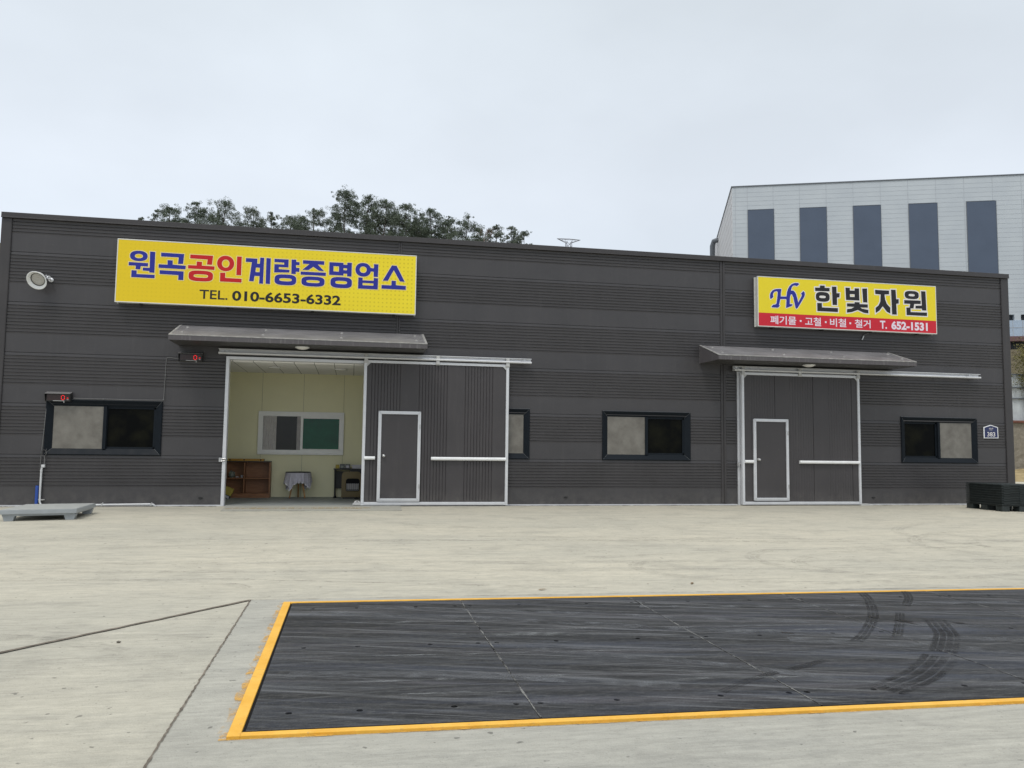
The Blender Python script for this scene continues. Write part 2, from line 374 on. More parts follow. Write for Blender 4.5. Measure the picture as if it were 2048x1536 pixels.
vz = t.n.new('ShaderNodeTexVoronoi'); vz.inputs['Scale'].default_value = 2.6; t.l.new(t.sc((1, 1, 2.2)), vz.inputs['Vector'])
c = t.mix(t.rng(t.noise(4, 7, 0.75), 0.3, 0.7, 0, 1), (0.20, 0.18, 0.145), (0.36, 0.33, 0.27))
c = t.mix(t.rng(vz.outputs['Distance'], 0.0, 0.5, 0.0, 0.3), c, (0.15, 0.13, 0.10)); t.base(c); t.bump(t.noise(9, 6, 0.7), 0.7, 0.05); M['stonewall'] = t.m
M['coping'] = simple('red brown coping', (0.17, 0.08, 0.06), 0.85, 0, 0.2, 0.3, 8)
M['fence_white'] = simple('white fence sheet', (0.52, 0.56, 0.58), 0.5, 0, 0.4, 0.14, 2.0)
M['pylon'] = simple('galvanised lattice', (0.32, 0.33, 0.36), 0.5, 0.3)

# ---------------------------------------------------------------- mesh helpers
ORG = {}
class MB:
    def __init__(s): s.v, s.f, s.mi, s.uv, s.sm = [], [], [], {}, set()
    def add(s, vs, fs, mi=0, smooth=False):
        o = len(s.v); s.v += [tuple(v) for v in vs]
        for f in fs:
            if smooth: s.sm.add(len(s.f))
            s.f.append(tuple(o+i for i in f)); s.mi.append(mi)
        return s
    def faces(s, fs, mi=0, smooth=False):
        for f in fs:
            if smooth: s.sm.add(len(s.f))
            s.f.append(tuple(f)); s.mi.append(mi)
        return s
    def box(s, x0, x1, y0, y1, z0, z1, mi=0, T=None):
        vs = [Vector((x, y, z)) for x in (x0, x1) for y in (y0, y1) for z in (z0, z1)]
        if T is not None: vs = [T @ v for v in vs]
        return s.add(vs, [(0, 1, 3, 2), (4, 6, 7, 5), (0, 4, 5, 1), (2, 3, 7, 6), (0, 2, 6, 4), (1, 5, 7, 3)], mi)
    def quad(s, a, b, c, d, mi=0): return s.add([a, b, c, d], [(0, 1, 2, 3)], mi)
    def prism(s, poly, y0, y1, mi=0, axis='y', T=None):
        n = len(poly)
        def P(a, b, h): return Vector((a, h, b)) if axis == 'y' else (Vector((h, a, b)) if axis == 'x' else Vector((a, b, h)))
        vs = [P(a, b, y0) for a, b in poly] + [P(a, b, y1) for a, b in poly]
        if T is not None: vs = [T @ v for v in vs]
        return s.add(vs, [tuple(range(n)), tuple(range(2*n-1, n-1, -1))] + [(i, (i+1) % n, n+(i+1) % n, n+i) for i in range(n)], mi)
    def tube(s, pts, rad, seg=8, mi=0, cap=True, smooth=True):
        pts = [Vector(p) for p in pts]
        rads = rad if isinstance(rad, (list, tuple)) else [rad]*len(pts)
        vs, fs = [], []
        up = None
        for i, p in enumerate(pts):
            d = ((pts[min(i+1, len(pts)-1)] - pts[max(i-1, 0)])).normalized()
            if up is None: up = Vector((0, 0, 1)) if abs(d.z) < 0.9 else Vector((1, 0, 0))
            a = d.cross(up).normalized(); b = a.cross(d).normalized(); up = b
            for k in range(seg):
                t_ = 2*math.pi*k/seg
                vs.append(p + rads[i]*(math.cos(t_)*a + math.sin(t_)*b))
        for i in range(len(pts)-1):
            for k in range(seg):
                fs.append((i*seg+k, i*seg+(k+1) % seg, (i+1)*seg+(k+1) % seg, (i+1)*seg+k))
        s.add(vs, fs, mi, smooth)
        if cap:
            n = len(pts)
            s.add(vs[:seg], [tuple(range(seg-1, -1, -1))], mi); s.add(vs[-seg:], [tuple(range(seg))], mi)
        return s
    def lathe(s, prof, c, axis=Vector((0, 0, 1)), seg=24, mi=0, smooth=True):
        axis = axis.normalized(); a = axis.orthogonal().normalized(); b = axis.cross(a); c = Vector(c)
        vs = [c + axis*h + r*(math.cos(2*math.pi*k/seg)*a + math.sin(2*math.pi*k/seg)*b) for r, h in prof for k in range(seg)]
        fs = [(i*seg+k, i*seg+(k+1) % seg, (i+1)*seg+(k+1) % seg, (i+1)*seg+k) for i in range(len(prof)-1) for k in range(seg)]
        return s.add(vs, fs, mi, smooth)
    def ribbon(s, pts, width, z, mi=0, jag=0.0, zf=None):
        # flat strip on the ground following pts (x, y), with uv = (across, metres along)
        L = 0; prev = None; o = len(s.v); n = len(pts)
        for i, (x, y) in enumerate(pts):
            p = Vector((x, y)); q0 = Vector(pts[max(i-1, 0)]); q1 = Vector(pts[min(i+1, n-1)])
            d = (q1-q0).normalized(); nn = Vector((-d.y, d.x))
            if prev is not None: L += (p-prev).length
            prev = p
            w = width[i] if isinstance(width, (list, tuple)) else width
            for sd_, uu in ((-0.5, 0.0), (0.5, 1.0)):
                q = p + nn*(w*sd_ + rnd.uniform(-jag, jag))
                s.v.append((q.x, q.y, (zf(q.x, q.y) if zf else 0)+z)); s.uv[len(s.v)-1] = (uu, L)
            if i:
                s.f.append((o+2*i-2, o+2*i, o+2*i+1, o+2*i-1)); s.mi.append(mi)
        return s
    def fill(s, loops, y, mi=0, org=(0, 0)):
        vl = [[Vector((a+org[0], b+org[1], 0)) for a, b in L] for L in loops]
        flat = [v for L in vl for v in L]
        tris = tessellate_polygon(vl)
        fs = []
        for t_ in tris:
            a, b, c = (flat[i] for i in t_)
            if (b-a).cross(c-a).z < 0: t_ = (t_[0], t_[2], t_[1])
            fs.append(tuple(t_))
        return s.add([(v.x, y, v.y) for v in flat], fs, mi)
    def build(s, name, mats, parent=None, bevel=0.0):
        org = ORG.get(parent.name, Vector((0, 0, 0))) if parent else Vector((0, 0, 0))
        me = bpy.data.meshes.new(name)
        me.from_pydata([(v[0]-org.x, v[1]-org.y, v[2]-org.z) for v in s.v], [], s.f)
        mats = mats if isinstance(mats, (list, tuple)) else [mats]
        for m in mats: me.materials.append(M[m])
        for p, k in zip(me.polygons, s.mi): p.material_index = k
        for i in s.sm: me.polygons[i].use_smooth = True
        if s.uv:
            ul = me.uv_layers.new(name='UVMap')
            for lp in me.loops: ul.data[lp.index].uv = s.uv.get(lp.vertex_index, (0, 0))
        me.update()
        o = bpy.data.objects.new(name, me); COL.objects.link(o)
        if parent: o.parent = parent; ORG[o.name] = org
        if bevel:
            b = o.modifiers.new('bevel', 'BEVEL'); b.width = bevel; b.segments = 2; b.limit_method = 'ANGLE'; b.angle_limit = R(40)
        return o

def tag(o, label, cat, group=None):
    o['label'] = label; o['category'] = cat
    if group: o['group'] = group
    return o
def thing(name, loc, label, cat, group=None):
    o = bpy.data.objects.new(name, None); COL.objects.link(o)
    o.empty_display_size = 0.2; o.location = loc; ORG[o.name] = Vector(loc)
    return tag(o, label, cat, group)
def struct(o): o['kind'] = 'structure'; return o
def copy_tree(o, loc, parent=None, rz=None):
    c = o.copy(); COL.objects.link(c)
    if parent: c.parent = parent
    else:
        c.location = loc
        if rz is not None: c.rotation_euler.z = rz
    ORG[c.name] = Vector(loc)
    for ch in [x for x in bpy.data.objects if x.parent == o]:
        copy_tree(ch, loc, c)
    return c
def gz(x, y): return 0.00487*y

def text_polys(body, bold):
    c = bpy.data.curves.new('lettering', 'FONT'); c.body = body; c.offset = bold; c.resolution_u = 4
    o = bpy.data.objects.new('lettering', c); me = bpy.data.meshes.new_from_object(o)
    vs = [(v.co.x, v.co.y) for v in me.vertices]; fs = [tuple(p.vertices) for p in me.polygons]
    bpy.data.objects.remove(o); bpy.data.meshes.remove(me); bpy.data.curves.remove(c)
    return vs, fs
def put_text(mb, body, x0, z0, x1, z1, y, bold=0.02, mi=0):
    vs, fs = text_polys(body, bold)
    ax, bx = min(v[0] for v in vs), max(v[0] for v in vs); az, bz = min(v[1] for v in vs), max(v[1] for v in vs)
    mb.add([(x0+(v[0]-ax)/(bx-ax)*(x1-x0), y, z0+(v[1]-az)/(bz-az)*(z1-z0)) for v in vs], fs, mi)
def loop_pts(L, grow=0.0):
    if L[0] == 'E':
        _, cx, cz, w, h, n = L; out = []
        for k in range(40):
            t_ = 2*math.pi*k/40; c, s_ = math.cos(t_), math.sin(t_)
            out.append((cx+(w+grow)*math.copysign(abs(c)**(2/n), c), cz+(h+grow)*math.copysign(abs(s_)**(2/n), s_)))
        return out
    if not grow: return list(L)
    n = len(L); A = sum(L[i][0]*L[(i+1) % n][1]-L[(i+1) % n][0]*L[i][1] for i in range(n))
    sg = 1 if A > 0 else -1; out = []
    for i in range(n):
        p0, p1, p2 = Vector(L[i-1]), Vector(L[i]), Vector(L[(i+1) % n])
        d1, d2 = (p1-p0).normalized(), (p2-p1).normalized()
        n1, n2 = Vector((d1.y, -d1.x))*sg, Vector((d2.y, -d2.x))*sg
        b = n1+n2
        b = b.normalized() if b.length > 1e-4 else n1
        k = grow/max(0.5, b.dot(n1))
        out.append((p1.x+b.x*k, p1.y+b.y*k))
    return out
def put_glyphs(mb, strokes, org, y, mi=0, grow=0.0, hole=0.0, step=0.00012):
    for i, loops in enumerate(strokes):
        LL = [loop_pts(loops[0], grow)]
        for h in loops[1:]:
            if h[0] == 'E':
                if h[3]-hole > 0.006 and h[4]-hole > 0.006: LL.append(loop_pts(h, -hole))
            else: LL.append(loop_pts(h, -hole))
        mb.fill(LL, y-i*step, mi, org)
BLUE_STROKES=[[('E',0.454,1.05,0.183,0.116,2.3),('E',0.455,1.048,0.083,0.05,2.2)],[[(0.253,0.904),(0.653,0.899),(0.652,0.823),(0.503,0.824),(0.497,0.748),(0.397,0.751),(0.401,0.83),(0.252,0.827)]],[[(0.682,1.162),(0.791,1.16),(0.792,0.689),(0.685,0.692),(0.686,0.723),(0.546,0.728),(0.548,0.795),(0.689,0.795)]],[[(0.318,0.724),(0.426,0.723),(0.426,0.644),(0.801,0.645),(0.801,0.567),(0.317,0.569)]],[[(0.913,1.153),(1.397,1.147),(1.382,0.921),(1.275,0.918),(1.285,1.066),(0.914,1.065)]],[[(1.054,0.99),(1.162,0.991),(1.166,0.895),(1.441,0.885),(1.438,0.804),(0.872,0.807),(0.871,0.887),(1.057,0.888)]],[[(0.898,0.756),(1.402,0.754),(1.402,0.556),(1.294,0.558),(1.294,0.665),(0.9,0.67)]],[[(2.718,1.135),(2.967,1.134),(2.966,1.02),(3.024,1.02),(3.029,1.163),(3.115,1.162),(3.108,0.564),(3.023,0.565),(3.027,0.736),(2.919,0.737),(2.903,0.609),(2.804,0.613),(2.848,1.048),(2.717,1.047)],[(2.942,0.929),(3.026,0.928),(3.024,0.825),(2.936,0.826)]],[[(3.163,1.161),(3.26,1.158),(3.26,0.566),(3.166,0.57)]],[[(3.341,1.154),(3.653,1.154),(3.654,0.969),(3.444,0.97),(3.444,0.921),(3.681,0.916),(3.675,0.854),(3.343,0.839),(3.342,1.031),(3.557,1.032),(3.557,1.076),(3.342,1.08)]],[[(3.717,1.157),(3.821,1.163),(3.822,1.109),(3.897,1.106),(3.897,1.037),(3.821,1.036),(3.823,0.973),(3.9,0.972),(3.896,0.88),(3.821,0.882),(3.819,0.824),(3.721,0.826)]],[('E',3.596,0.681,0.239,0.124,3.2),('E',3.599,0.683,0.137,0.036,3.2)],[[(3.972,1.158),(4.449,1.16),(4.446,1.075),(4.302,1.076),(4.453,0.926),(4.333,0.932),(4.205,1.018),(4.097,0.933),(3.963,0.935),(4.119,1.075),(3.971,1.077)]],[[(3.928,0.891),(4.492,0.895),(4.491,0.818),(3.927,0.819)]],[('E',4.209,0.673,0.258,0.115,3.2),('E',4.209,0.673,0.147,0.034,3.2)],[[(4.564,1.146),(4.882,1.148),(4.881,1.105),(4.968,1.105),(4.97,1.156),(5.073,1.159),(5.072,0.835),(4.97,0.835),(4.97,0.896),(4.889,0.895),(4.887,0.849),(4.564,0.85)],[(4.66,1.062),(4.783,1.058),(4.782,0.935),(4.66,0.937)],[(4.885,1.023),(4.965,1.024),(4.965,0.976),(4.885,0.977)]],[('E',4.843,0.682,0.243,0.128,3.2),('E',4.842,0.684,0.133,0.039,3.2)],[('E',5.335,1.01,0.177,0.16,2.2),('E',5.335,1.012,0.079,0.077,2.2)],[[(5.491,1.061),(5.58,1.06),(5.58,1.158),(5.681,1.156),(5.675,0.858),(5.577,0.858),(5.577,0.978),(5.493,0.979)]],[[(5.229,0.825),(5.327,0.823),(5.325,0.762),(5.579,0.763),(5.581,0.831),(5.682,0.827),(5.679,0.563),(5.227,0.564)],[(5.33,0.702),(5.577,0.7),(5.577,0.646),(5.328,0.646)]],[[(5.994,1.15),(6.103,1.147),(6.299,0.776),(6.189,0.78),(6.038,1.041),(5.908,0.78),(5.789,0.777)]],[[(5.993,0.788),(6.095,0.786),(6.095,0.686),(6.328,0.676),(6.328,0.587),(5.763,0.588),(5.766,0.674),(5.992,0.675)]]]
RED_STROKES=[[[(1.526,1.146),(2.011,1.144),(1.994,0.938),(1.886,0.939),(1.898,1.054),(1.526,1.059)]],[[(1.668,0.994),(1.779,0.993),(1.779,0.908),(2.05,0.904),(2.05,0.824),(1.488,0.828),(1.49,0.904),(1.668,0.905)]],[('E',1.767,0.671,0.259,0.121,3.2),('E',1.768,0.671,0.153,0.039,3.2)],[('E',2.285,0.985,0.183,0.176,2.1),('E',2.287,0.982,0.082,0.093,2.1)],[[(2.526,1.16),(2.627,1.161),(2.626,0.734),(2.525,0.735)]],[[(2.176,0.77),(2.285,0.771),(2.286,0.656),(2.642,0.652),(2.64,0.568),(2.179,0.569)]]]
BLACK_STROKES=[[[(1.769,1.148),(1.905,1.152),(1.908,1.095),(2.049,1.096),(2.047,1.007),(1.63,0.998),(1.628,1.088),(1.768,1.091)]],[('E',1.845,0.853,0.199,0.128,2.8),('E',1.838,0.852,0.092,0.034,3)],[[(2.114,1.137),(2.245,1.141),(2.248,0.969),(2.338,0.97),(2.329,0.862),(2.256,0.855),(2.255,0.655),(2.125,0.654)]],[[(1.682,0.684),(1.817,0.687),(1.818,0.572),(2.281,0.574),(2.275,0.471),(1.682,0.471)]],[[(2.509,1.13),(2.637,1.132),(2.635,1.06),(2.774,1.062),(2.779,1.126),(2.905,1.13),(2.911,0.806),(2.519,0.804)],[(2.636,0.965),(2.775,0.967),(2.77,0.893),(2.636,0.89)]],[[(3.0,1.131),(3.142,1.139),(3.143,0.764),(3.019,0.765)]],[[(2.543,0.713),(2.767,0.721),(2.773,0.759),(2.914,0.76),(2.913,0.712),(3.154,0.714),(3.152,0.627),(2.932,0.623),(2.984,0.591),(3.168,0.567),(3.165,0.475),(3.034,0.485),(2.856,0.553),(2.683,0.49),(2.538,0.467),(2.54,0.562),(2.668,0.579),(2.756,0.628),(2.541,0.631)]],[[(3.378,1.114),(3.795,1.114),(3.792,1.014),(3.658,1.007),(3.672,0.871),(3.722,0.753),(3.822,0.658),(3.817,0.501),(3.717,0.544),(3.596,0.686),(3.495,0.566),(3.387,0.497),(3.382,0.633),(3.472,0.701),(3.528,0.808),(3.542,1.001),(3.383,1.006)]],[[(3.855,1.143),(3.993,1.148),(4.004,0.895),(4.079,0.896),(4.076,0.781),(4.004,0.773),(4.01,0.48),(3.87,0.479)]],[('E',4.476,1.03,0.212,0.109,2.9),('E',4.473,1.028,0.093,0.033,3)],[[(4.244,0.883),(4.743,0.89),(4.74,0.801),(4.541,0.792),(4.519,0.669),(4.429,0.67),(4.429,0.568),(4.924,0.574),(4.921,0.482),(4.306,0.482),(4.303,0.683),(4.397,0.688),(4.423,0.789),(4.241,0.789)]],[[(4.76,1.146),(4.893,1.149),(4.908,0.63),(4.777,0.628),(4.773,0.676),(4.577,0.672),(4.585,0.745),(4.772,0.757)]]]
LOGO_STROKES=[[[(0.363,0.72),(0.344,0.761),(0.344,0.825),(0.365,0.889),(0.414,0.949),(0.483,0.984),(0.573,0.998),(0.662,1.0),(0.667,0.981),(0.65,0.891),(0.647,0.804),(0.807,0.81),(0.826,0.925),(0.855,1.01),(0.898,1.082),(0.968,1.147),(1.045,1.178),(1.143,1.182),(1.173,1.161),(1.156,1.134),(1.103,1.098),(1.051,1.113),(0.995,1.1),(0.96,1.053),(0.938,0.975),(1.007,0.976),(1.048,0.942),(1.082,0.886),(1.115,0.773),(1.141,0.668),(1.191,0.757),(1.234,0.836),(1.245,0.875),(1.221,0.909),(1.289,0.974),(1.326,0.944),(1.336,0.893),(1.317,0.834),(1.267,0.754),(1.189,0.629),(1.124,0.53),(1.086,0.503),(1.062,0.521),(1.036,0.641),(1.004,0.793),(0.964,0.877),(0.936,0.873),(0.915,0.827),(0.903,0.75),(0.899,0.615),(0.97,0.619),(0.977,0.6),(0.952,0.57),(0.806,0.512),(0.791,0.524),(0.801,0.63),(0.806,0.732),(0.782,0.744),(0.631,0.735),(0.612,0.64),(0.594,0.582),(0.618,0.561),(0.565,0.507),(0.401,0.508),(0.382,0.524),(0.429,0.577),(0.484,0.586),(0.522,0.61),(0.537,0.681),(0.552,0.797),(0.565,0.918),(0.53,0.936),(0.475,0.92),(0.437,0.88),(0.429,0.829),(0.439,0.785),(0.404,0.751)]]]

# ================================================================ SETTING: ground
g = MB()
xs = [-400, -120, -40, -15, -8, 0, 8, 16, 30, 60, 160, 400]; ys = [-300, -60, -26, -16, -11, -6, -2, 0, 14, 40, 120, 400]
for j in range(len(ys)-1):
    for i in range(len(xs)-1):
        g.quad(*[(x, y, gz(x, y)) for x, y in ((xs[i], ys[j]), (xs[i+1], ys[j]), (xs[i+1], ys[j+1]), (xs[i], ys[j+1]))])

# newer concrete strip round the weighbridge (4 mm sheet), joints as dirty ribbons
def PY(x, y): return y - 0.028*(x+0.5)          # the platform runs very slightly askew to the building
XE = 11.9
ap = MB()
for (a, b, c, d) in ((-0.87, XE, -11.385, -11.215), (-0.87, -0.565, -14.83, -11.385), (-0.87, XE, -17.5, -14.83)):
    ap.quad((a, PY(a, c), gz(0, c)+.004), (b, PY(b, c), gz(0, PY(b, c))+.004), (b, PY(b, d), gz(0, PY(b, d))+.004), (a, PY(a, d), gz(0, d)+.004))
struct(ap.build('pavement', 'apron'))
jt = g
def wob(p, q, n, amp):
    out = []
    for i in range(n+1):
        t_ = i/n; out.append((p[0]+(q[0]-p[0])*t_+rnd.uniform(-amp, amp), p[1]+(q[1]-p[1])*t_+rnd.uniform(-amp, amp)))
    return out
jt.ribbon(wob((-0.872, -11.20), (-0.866, -17.4), 220, 0.0022), 0.012, 0.008, 1, jag=0.0035, zf=gz)
jt.ribbon(wob((-0.875, -11.205), (-4.6, -15.6), 70, 0.004), 0.036, 0.008, 1, jag=0.004, zf=gz)
# thin cracks, dust lines and old turning marks that lie on the yard
mk = g
def arc(cx, cy, rx, ry, a0, a1, n=26): return [(cx+rx*math.cos(R(a0+(a1-a0)*i/n)), cy+ry*math.sin(R(a0+(a1-a0)*i/n))) for i in range(n+1)]
mk.ribbon(wob((-9, -9.55), (-1.2, -10.0), 40, 0.01), 0.012, 0.006, 3, 0.003, gz)
mk.ribbon(wob((-1.2, -10.0), (2.6, -11.0), 30, 0.01), 0.014, 0.006, 3, 0.003, gz)
mk.ribbon(wob((-0.87, -11.2), (11.0, -11.56), 60, 0.006), 0.018, 0.006, 3, 0.004, gz)
for cx, cy, rx, ry, a0, a1, w in ((12.2, -8.4, 3.6, 2.3, 95, 250, .24), (12.6, -8.5, 3.1, 1.9, 100, 245, .2), (9.0, -9.8, 3.4, 1.5, 80, 200, .2), (7.6, -9.4, 2.4, 1.5, 130, 260, .22), (5.6, -9.8, 2.2, 1.2, 150, 280, .2), (14.5, -7.2, 5.2, 3.1, 120, 235, .24), (1.5, -7.9, 5.5, 1.1, 20, 150, .22), (17, -3.4, 2.6, .9, 100, 250, .2), (4.5, -4.2, 3.5, .9, 180, 330, .2), (-4.5, -13.5, 3.2, 1.4, 20, 120, .2), (-5, -10.6, 4.0, .9, 0, 110, .18)):
    mk.ribbon(arc(cx, cy, rx, ry, a0, a1), w, 0.006, 2, 0, gz)
for (p, q, w) in (((-7, -8.4), (12, -9.9), .2), ((-7, -9.0), (10, -10.4), .2), ((2, -6.3), (18, -8.8), .22), ((-6, -12.0), (-1, -12.6), .16), ((-6, -13.6), (-1.1, -13.1), .16), ((3, -8.8), (16, -7.0), .2), ((-4, -6.2), (9, -7.6), .18), ((6, -10.9), (15, -10.0), .2)):
    mk.ribbon(wob(p, q, 24, 0.02), w, 0.006, 2, 0, gz)
for xa_, xb2_ in ((-7.4, -2.9), (1.2, 9.6), (13.2, 17.6)):
    mk.ribbon(wob((xa_, -.06), (xb2_, -.06), int((xb2_-xa_)*6), .02), .22, .006, 3, .05, gz)  # irregular brown strip along the foot of the wall
mk.ribbon([(-2.6, -.93), (.45, -.93)], .34, .026, 4, 0, gz)
struct(g.build('ground', ['yard', 'joint', 'scuff', 'brown_line', 'hatch']))

# ================================================================ WAREHOUSE
WX0, WX1, WZ = -7.40, 17.585, 6.245
wh = thing('warehouse', (5.1, 0, 0), 'long single storey warehouse with dark grey ribbed metal cladding and sliding doors', 'building')
openings = [(-6.45, -4.19, 1.16, 2.26), (6.10, 8.30, 1.16, 2.26), (2.0, 4.16, 1.16, 2.26), (14.40, 16.60, 1.16, 2.26), (-2.79, 0.62, -0.2, 3.33)]
prof = []
for j in range(-1, 6):
    T_ = 1.11+1.1*j
    for i in range(10):
        z = T_-0.0728*i
        if i == 0: q = [(z+.007, 0), (z+.003, .016), (z-.003, .016), (z-.007, 0)]
        else: q = [(z+.007, -.004), (z+.004, .009), (z+.000, .010), (z-.013, -.011), (z-.036, -.005)]
        prof += q
prof += [(WZ, 0), (0.03, 0)]
prof = sorted([p for p in prof if 0.03 <= p[0] <= WZ])
w = MB()
xb = sorted({WX0, WX1} | {a for o_ in openings for a in o_[:2]})
for (z0, y0), (z1, y1) in zip(prof[:-1], prof[1:]):
    zm = (z0+z1)/2
    run = None
    for xa, xb_ in zip(xb[:-1], xb[1:]):
        xm = (xa+xb_)/2
        hole = any(o_[0] < xm < o_[1] and o_[2] < zm < o_[3] for o_ in openings)
        if not hole: w.quad((xa, y0, z0), (xb_, y0, z0), (xb_, y1, z1), (xa, y1, z1))
w.build('front_wall', 'clad', wh)
w = MB()
w.box(-7.56, -7.40, .02, 10, -.1, 6.1); w.box(17.60, 17.78, .02, 10, -.1, 6.1); w.box(-7.40, 17.6, 9.85, 10, -.1, 5.6)
w.build('side_wall', 'clad', wh)
w = MB(); w.prism([(.05, 6.12), (10, 5.55), (10, 5.63), (.05, 6.20)], -7.4, 17.6, axis='x')
w.build('roof', 'trim', wh)
w = MB()
w.box(-7.60, 17.80, -.075, .16, 6.243, 6.36); w.box(-7.60, 17.80, -.082, -.076, 6.238, 6.262)
w.box(-7.60, -7.45, .16, 10, 6.243, 6.36); w.box(17.65, 17.80, .16, 10, 6.243, 6.36)
w.build('roof_edge_trim', 'trim', wh, .006)
for a, b, i in ((-7.60, -7.405, 1), (17.575, 17.80, -1)):
    w = MB(); w.box(a, b, -.035, .1, -.08, 6.242)
    e_ = b if i > 0 else a
    w.box(e_-.012, e_+.012, -.030, .0, -.02, 6.24)
    w.build('corner_trim', 'trim', wh, .005)
for a, b in ((.965, 1.055), (9.19, 9.325)):
    w = MB(); m_ = (a+b)/2
    w.box(a, m_-.008, -.022, .02, .03, 6.24); w.box(m_+.008, b, -.022, .02, .03, 6.24); w.box(m_-.008, m_+.008, -.008, .018, .03, 6.24)
    w.build('seam_cover', 'trim', wh, .004)
for a, b in ((-7.40, -2.835), (3.60, 9.62), (13.1, 17.575)):
    w = MB(); w.box(a, b, -.022, .03, -.004, .030); w.build('base_flashing', 'alu', wh)
w = MB()
for a, b in ((-7.5, -2.80), (-2.80, 1.15), (1.15, 17.7)):
    w.box(a, b, .03 if a != -2.80 else -.02, .16, -.3, -.006)
w.build('foundation_curb', 'curb', wh)
# sill strip in front of the open door
sl = MB(); sl.prism([(-2.7, -.02), (1.15, -.02), (1.1, -1.45), (-2.62, -1.42)], -.05, .012, axis='z')
sl.build('door_sill', 'apron', wh)
for x, z in ((-3.264, .18), (5.125, .195), (13.477, .19)):
    w = MB(); w.box(x-.045, x+.045, -.018, .0, z-.008, z+.018); w.box(x-.03, x+.03, -.024, -.018, z-.012, z-.002)
    w.build('weep_vent', 'black_metal', wh)

def window(x0, z0, x1, z1, dusty_left, cut=None):
    t_ = .145
    f = MB()
    # mitred trim sloping into the opening: four pieces
    A = [(x0, z0), (x1, z0), (x1, z1), (x0, z1)]
    B = [(x0+t_, z0+t_), (x1-t_, z0+t_), (x1-t_, z1-t_), (x0+t_, z1-t_)]
    A2 = [(x0+.018, z0+.018), (x1-.018, z0+.018), (x1-.018, z1-.018), (x0+.018, z1-.018)]
    for k in range(4):
        a, b = A[k], A[(k+1) % 4]; c, d = B[(k+1) % 4], B[k]; a2, b2 = A2[k], A2[(k+1) % 4]
        g_ = .0015
        f.quad((a[0], -.030, a[1]), (b[0], -.030, b[1]), (b2[0], -.044, b2[1]), (a2[0], -.044, a2[1]))
        f.quad((a2[0], -.044, a2[1]), (b2[0], -.044, b2[1]), (c[0], .035, c[1]), (d[0], .035, d[1]))
        f.quad((a[0], .02, a[1]), (b[0], .02, b[1]), (b[0], -.030, b[1]), (a[0], -.030, a[1]))
        f.quad((d[0], .035, d[1]), (c[0], .035, c[1]), (c[0], .12, c[1]), (d[0], .12, d[1]))
    wf = f.build('window', 'frame', wh)
    mt = MB()
    for (p, q) in zip(A2, B):
        mt.tube([(p[0], -.0445, p[1]), (q[0], .0345, q[1])], .0035, 5, 0, False)
    mt.box(x0, x1, -.034, -.028, z1-.001, z1+.008)
    mt.build('mitre_joint', 'mitre', wf)
    xm = x0 + (.50 if dusty_left else .50)*(x1-x0)
    s = MB(); d_ = .028
    s.box(xm-.035, xm+.035, .0, .05, z0+t_-.01, z1-t_+.01)
    xa, xb2 = (xm+.035, x1-t_) if dusty_left else (x0+t_, xm-.035)
    za, zb = z0+t_, z1-t_
    s.box(xa, xb2, .045, .09, za-.01, za+.04); s.box(xa, xb2, .045, .09, zb-.035, zb+.01)
    s.box(xa-.005, xa+.012, .045, .09, za, zb); s.box(xb2-.045, xb2+.01, .045, .09, za, zb)
    s.box(xm-.012, xm-.004, -.006, .0, (za+zb)/2-.05, (za+zb)/2+.01)
    s.build('sash', 'frame', wf, .004)
    p1 = MB(); p2 = MB()
    xl = (x0+t_, xm-.034) if dusty_left else (xm+.034, x1-t_)
    p1.quad((xl[0], .030, za-.005), (xl[1], .030, za-.005), (xl[1], .030, zb+.005), (xl[0], .030, zb+.005))
    p1.build('pane', 'pane_dusty', wf)
    p2.quad((xa, .075, za), (xb2, .075, za), (xb2, .075, zb), (xa, .075, zb))
    p2.build('pane', 'pane_dark', wf)
    return wf
window(-6.505, 1.106, -4.135, 2.308, True)['label'] = 'left window beside the open doorway'
window(6.047, 1.106, 8.357, 2.318, True)
window(1.905, 1.108, 4.212, 2.322, False)['label'] = 'window half hidden behind the sliding door'
window(14.335, 1.108, 16.66, 2.330, False)

# jambs of the two doorways
j = MB()
j.box(-2.832, -2.758, -.045, .14, -.01, 3.365); j.box(-2.758, .66, -.045, .14, 3.297, 3.365); j.box(-2.825, -2.765, -.05, -.045, 0, 3.36)
j.build('door_jamb', 'alu', wh, .004)
j = MB(); j.box(9.63, 9.70, -.045, .0, 0, 3.40); j.box(9.70, 13.0, -.045, 0, 3.35, 3.41); j.build('door_jamb', 'alu', wh, .004)
lt = MB(); lt.box(-2.90, -2.825, -.07, -.03, .985, 1.075); lt.tube([(-2.85, -.075, 1.05), (-2.745, -.075, 1.058)], .014, 8); lt.tube([(-2.86, -.075, 1.0), (-2.76, -.075, 1.012)], .010, 8); lt.tube([(-2.875, -.08, .985), (-2.875, -.08, 1.08)], .012, 8)
lt.build('door_latch', 'steel', wh)
lt = MB(); lt.tube([(9.60, -.075, 1.05), (9.70, -.075, 1.045)], .012, 8); lt.tube([(9.645, -.08, .94), (9.645, -.08, 1.09)], .015, 8); lt.box(9.605, 9.65, -.07, -.03, 1.0, 1.08)
lt.build('door_latch', 'steel', wh)

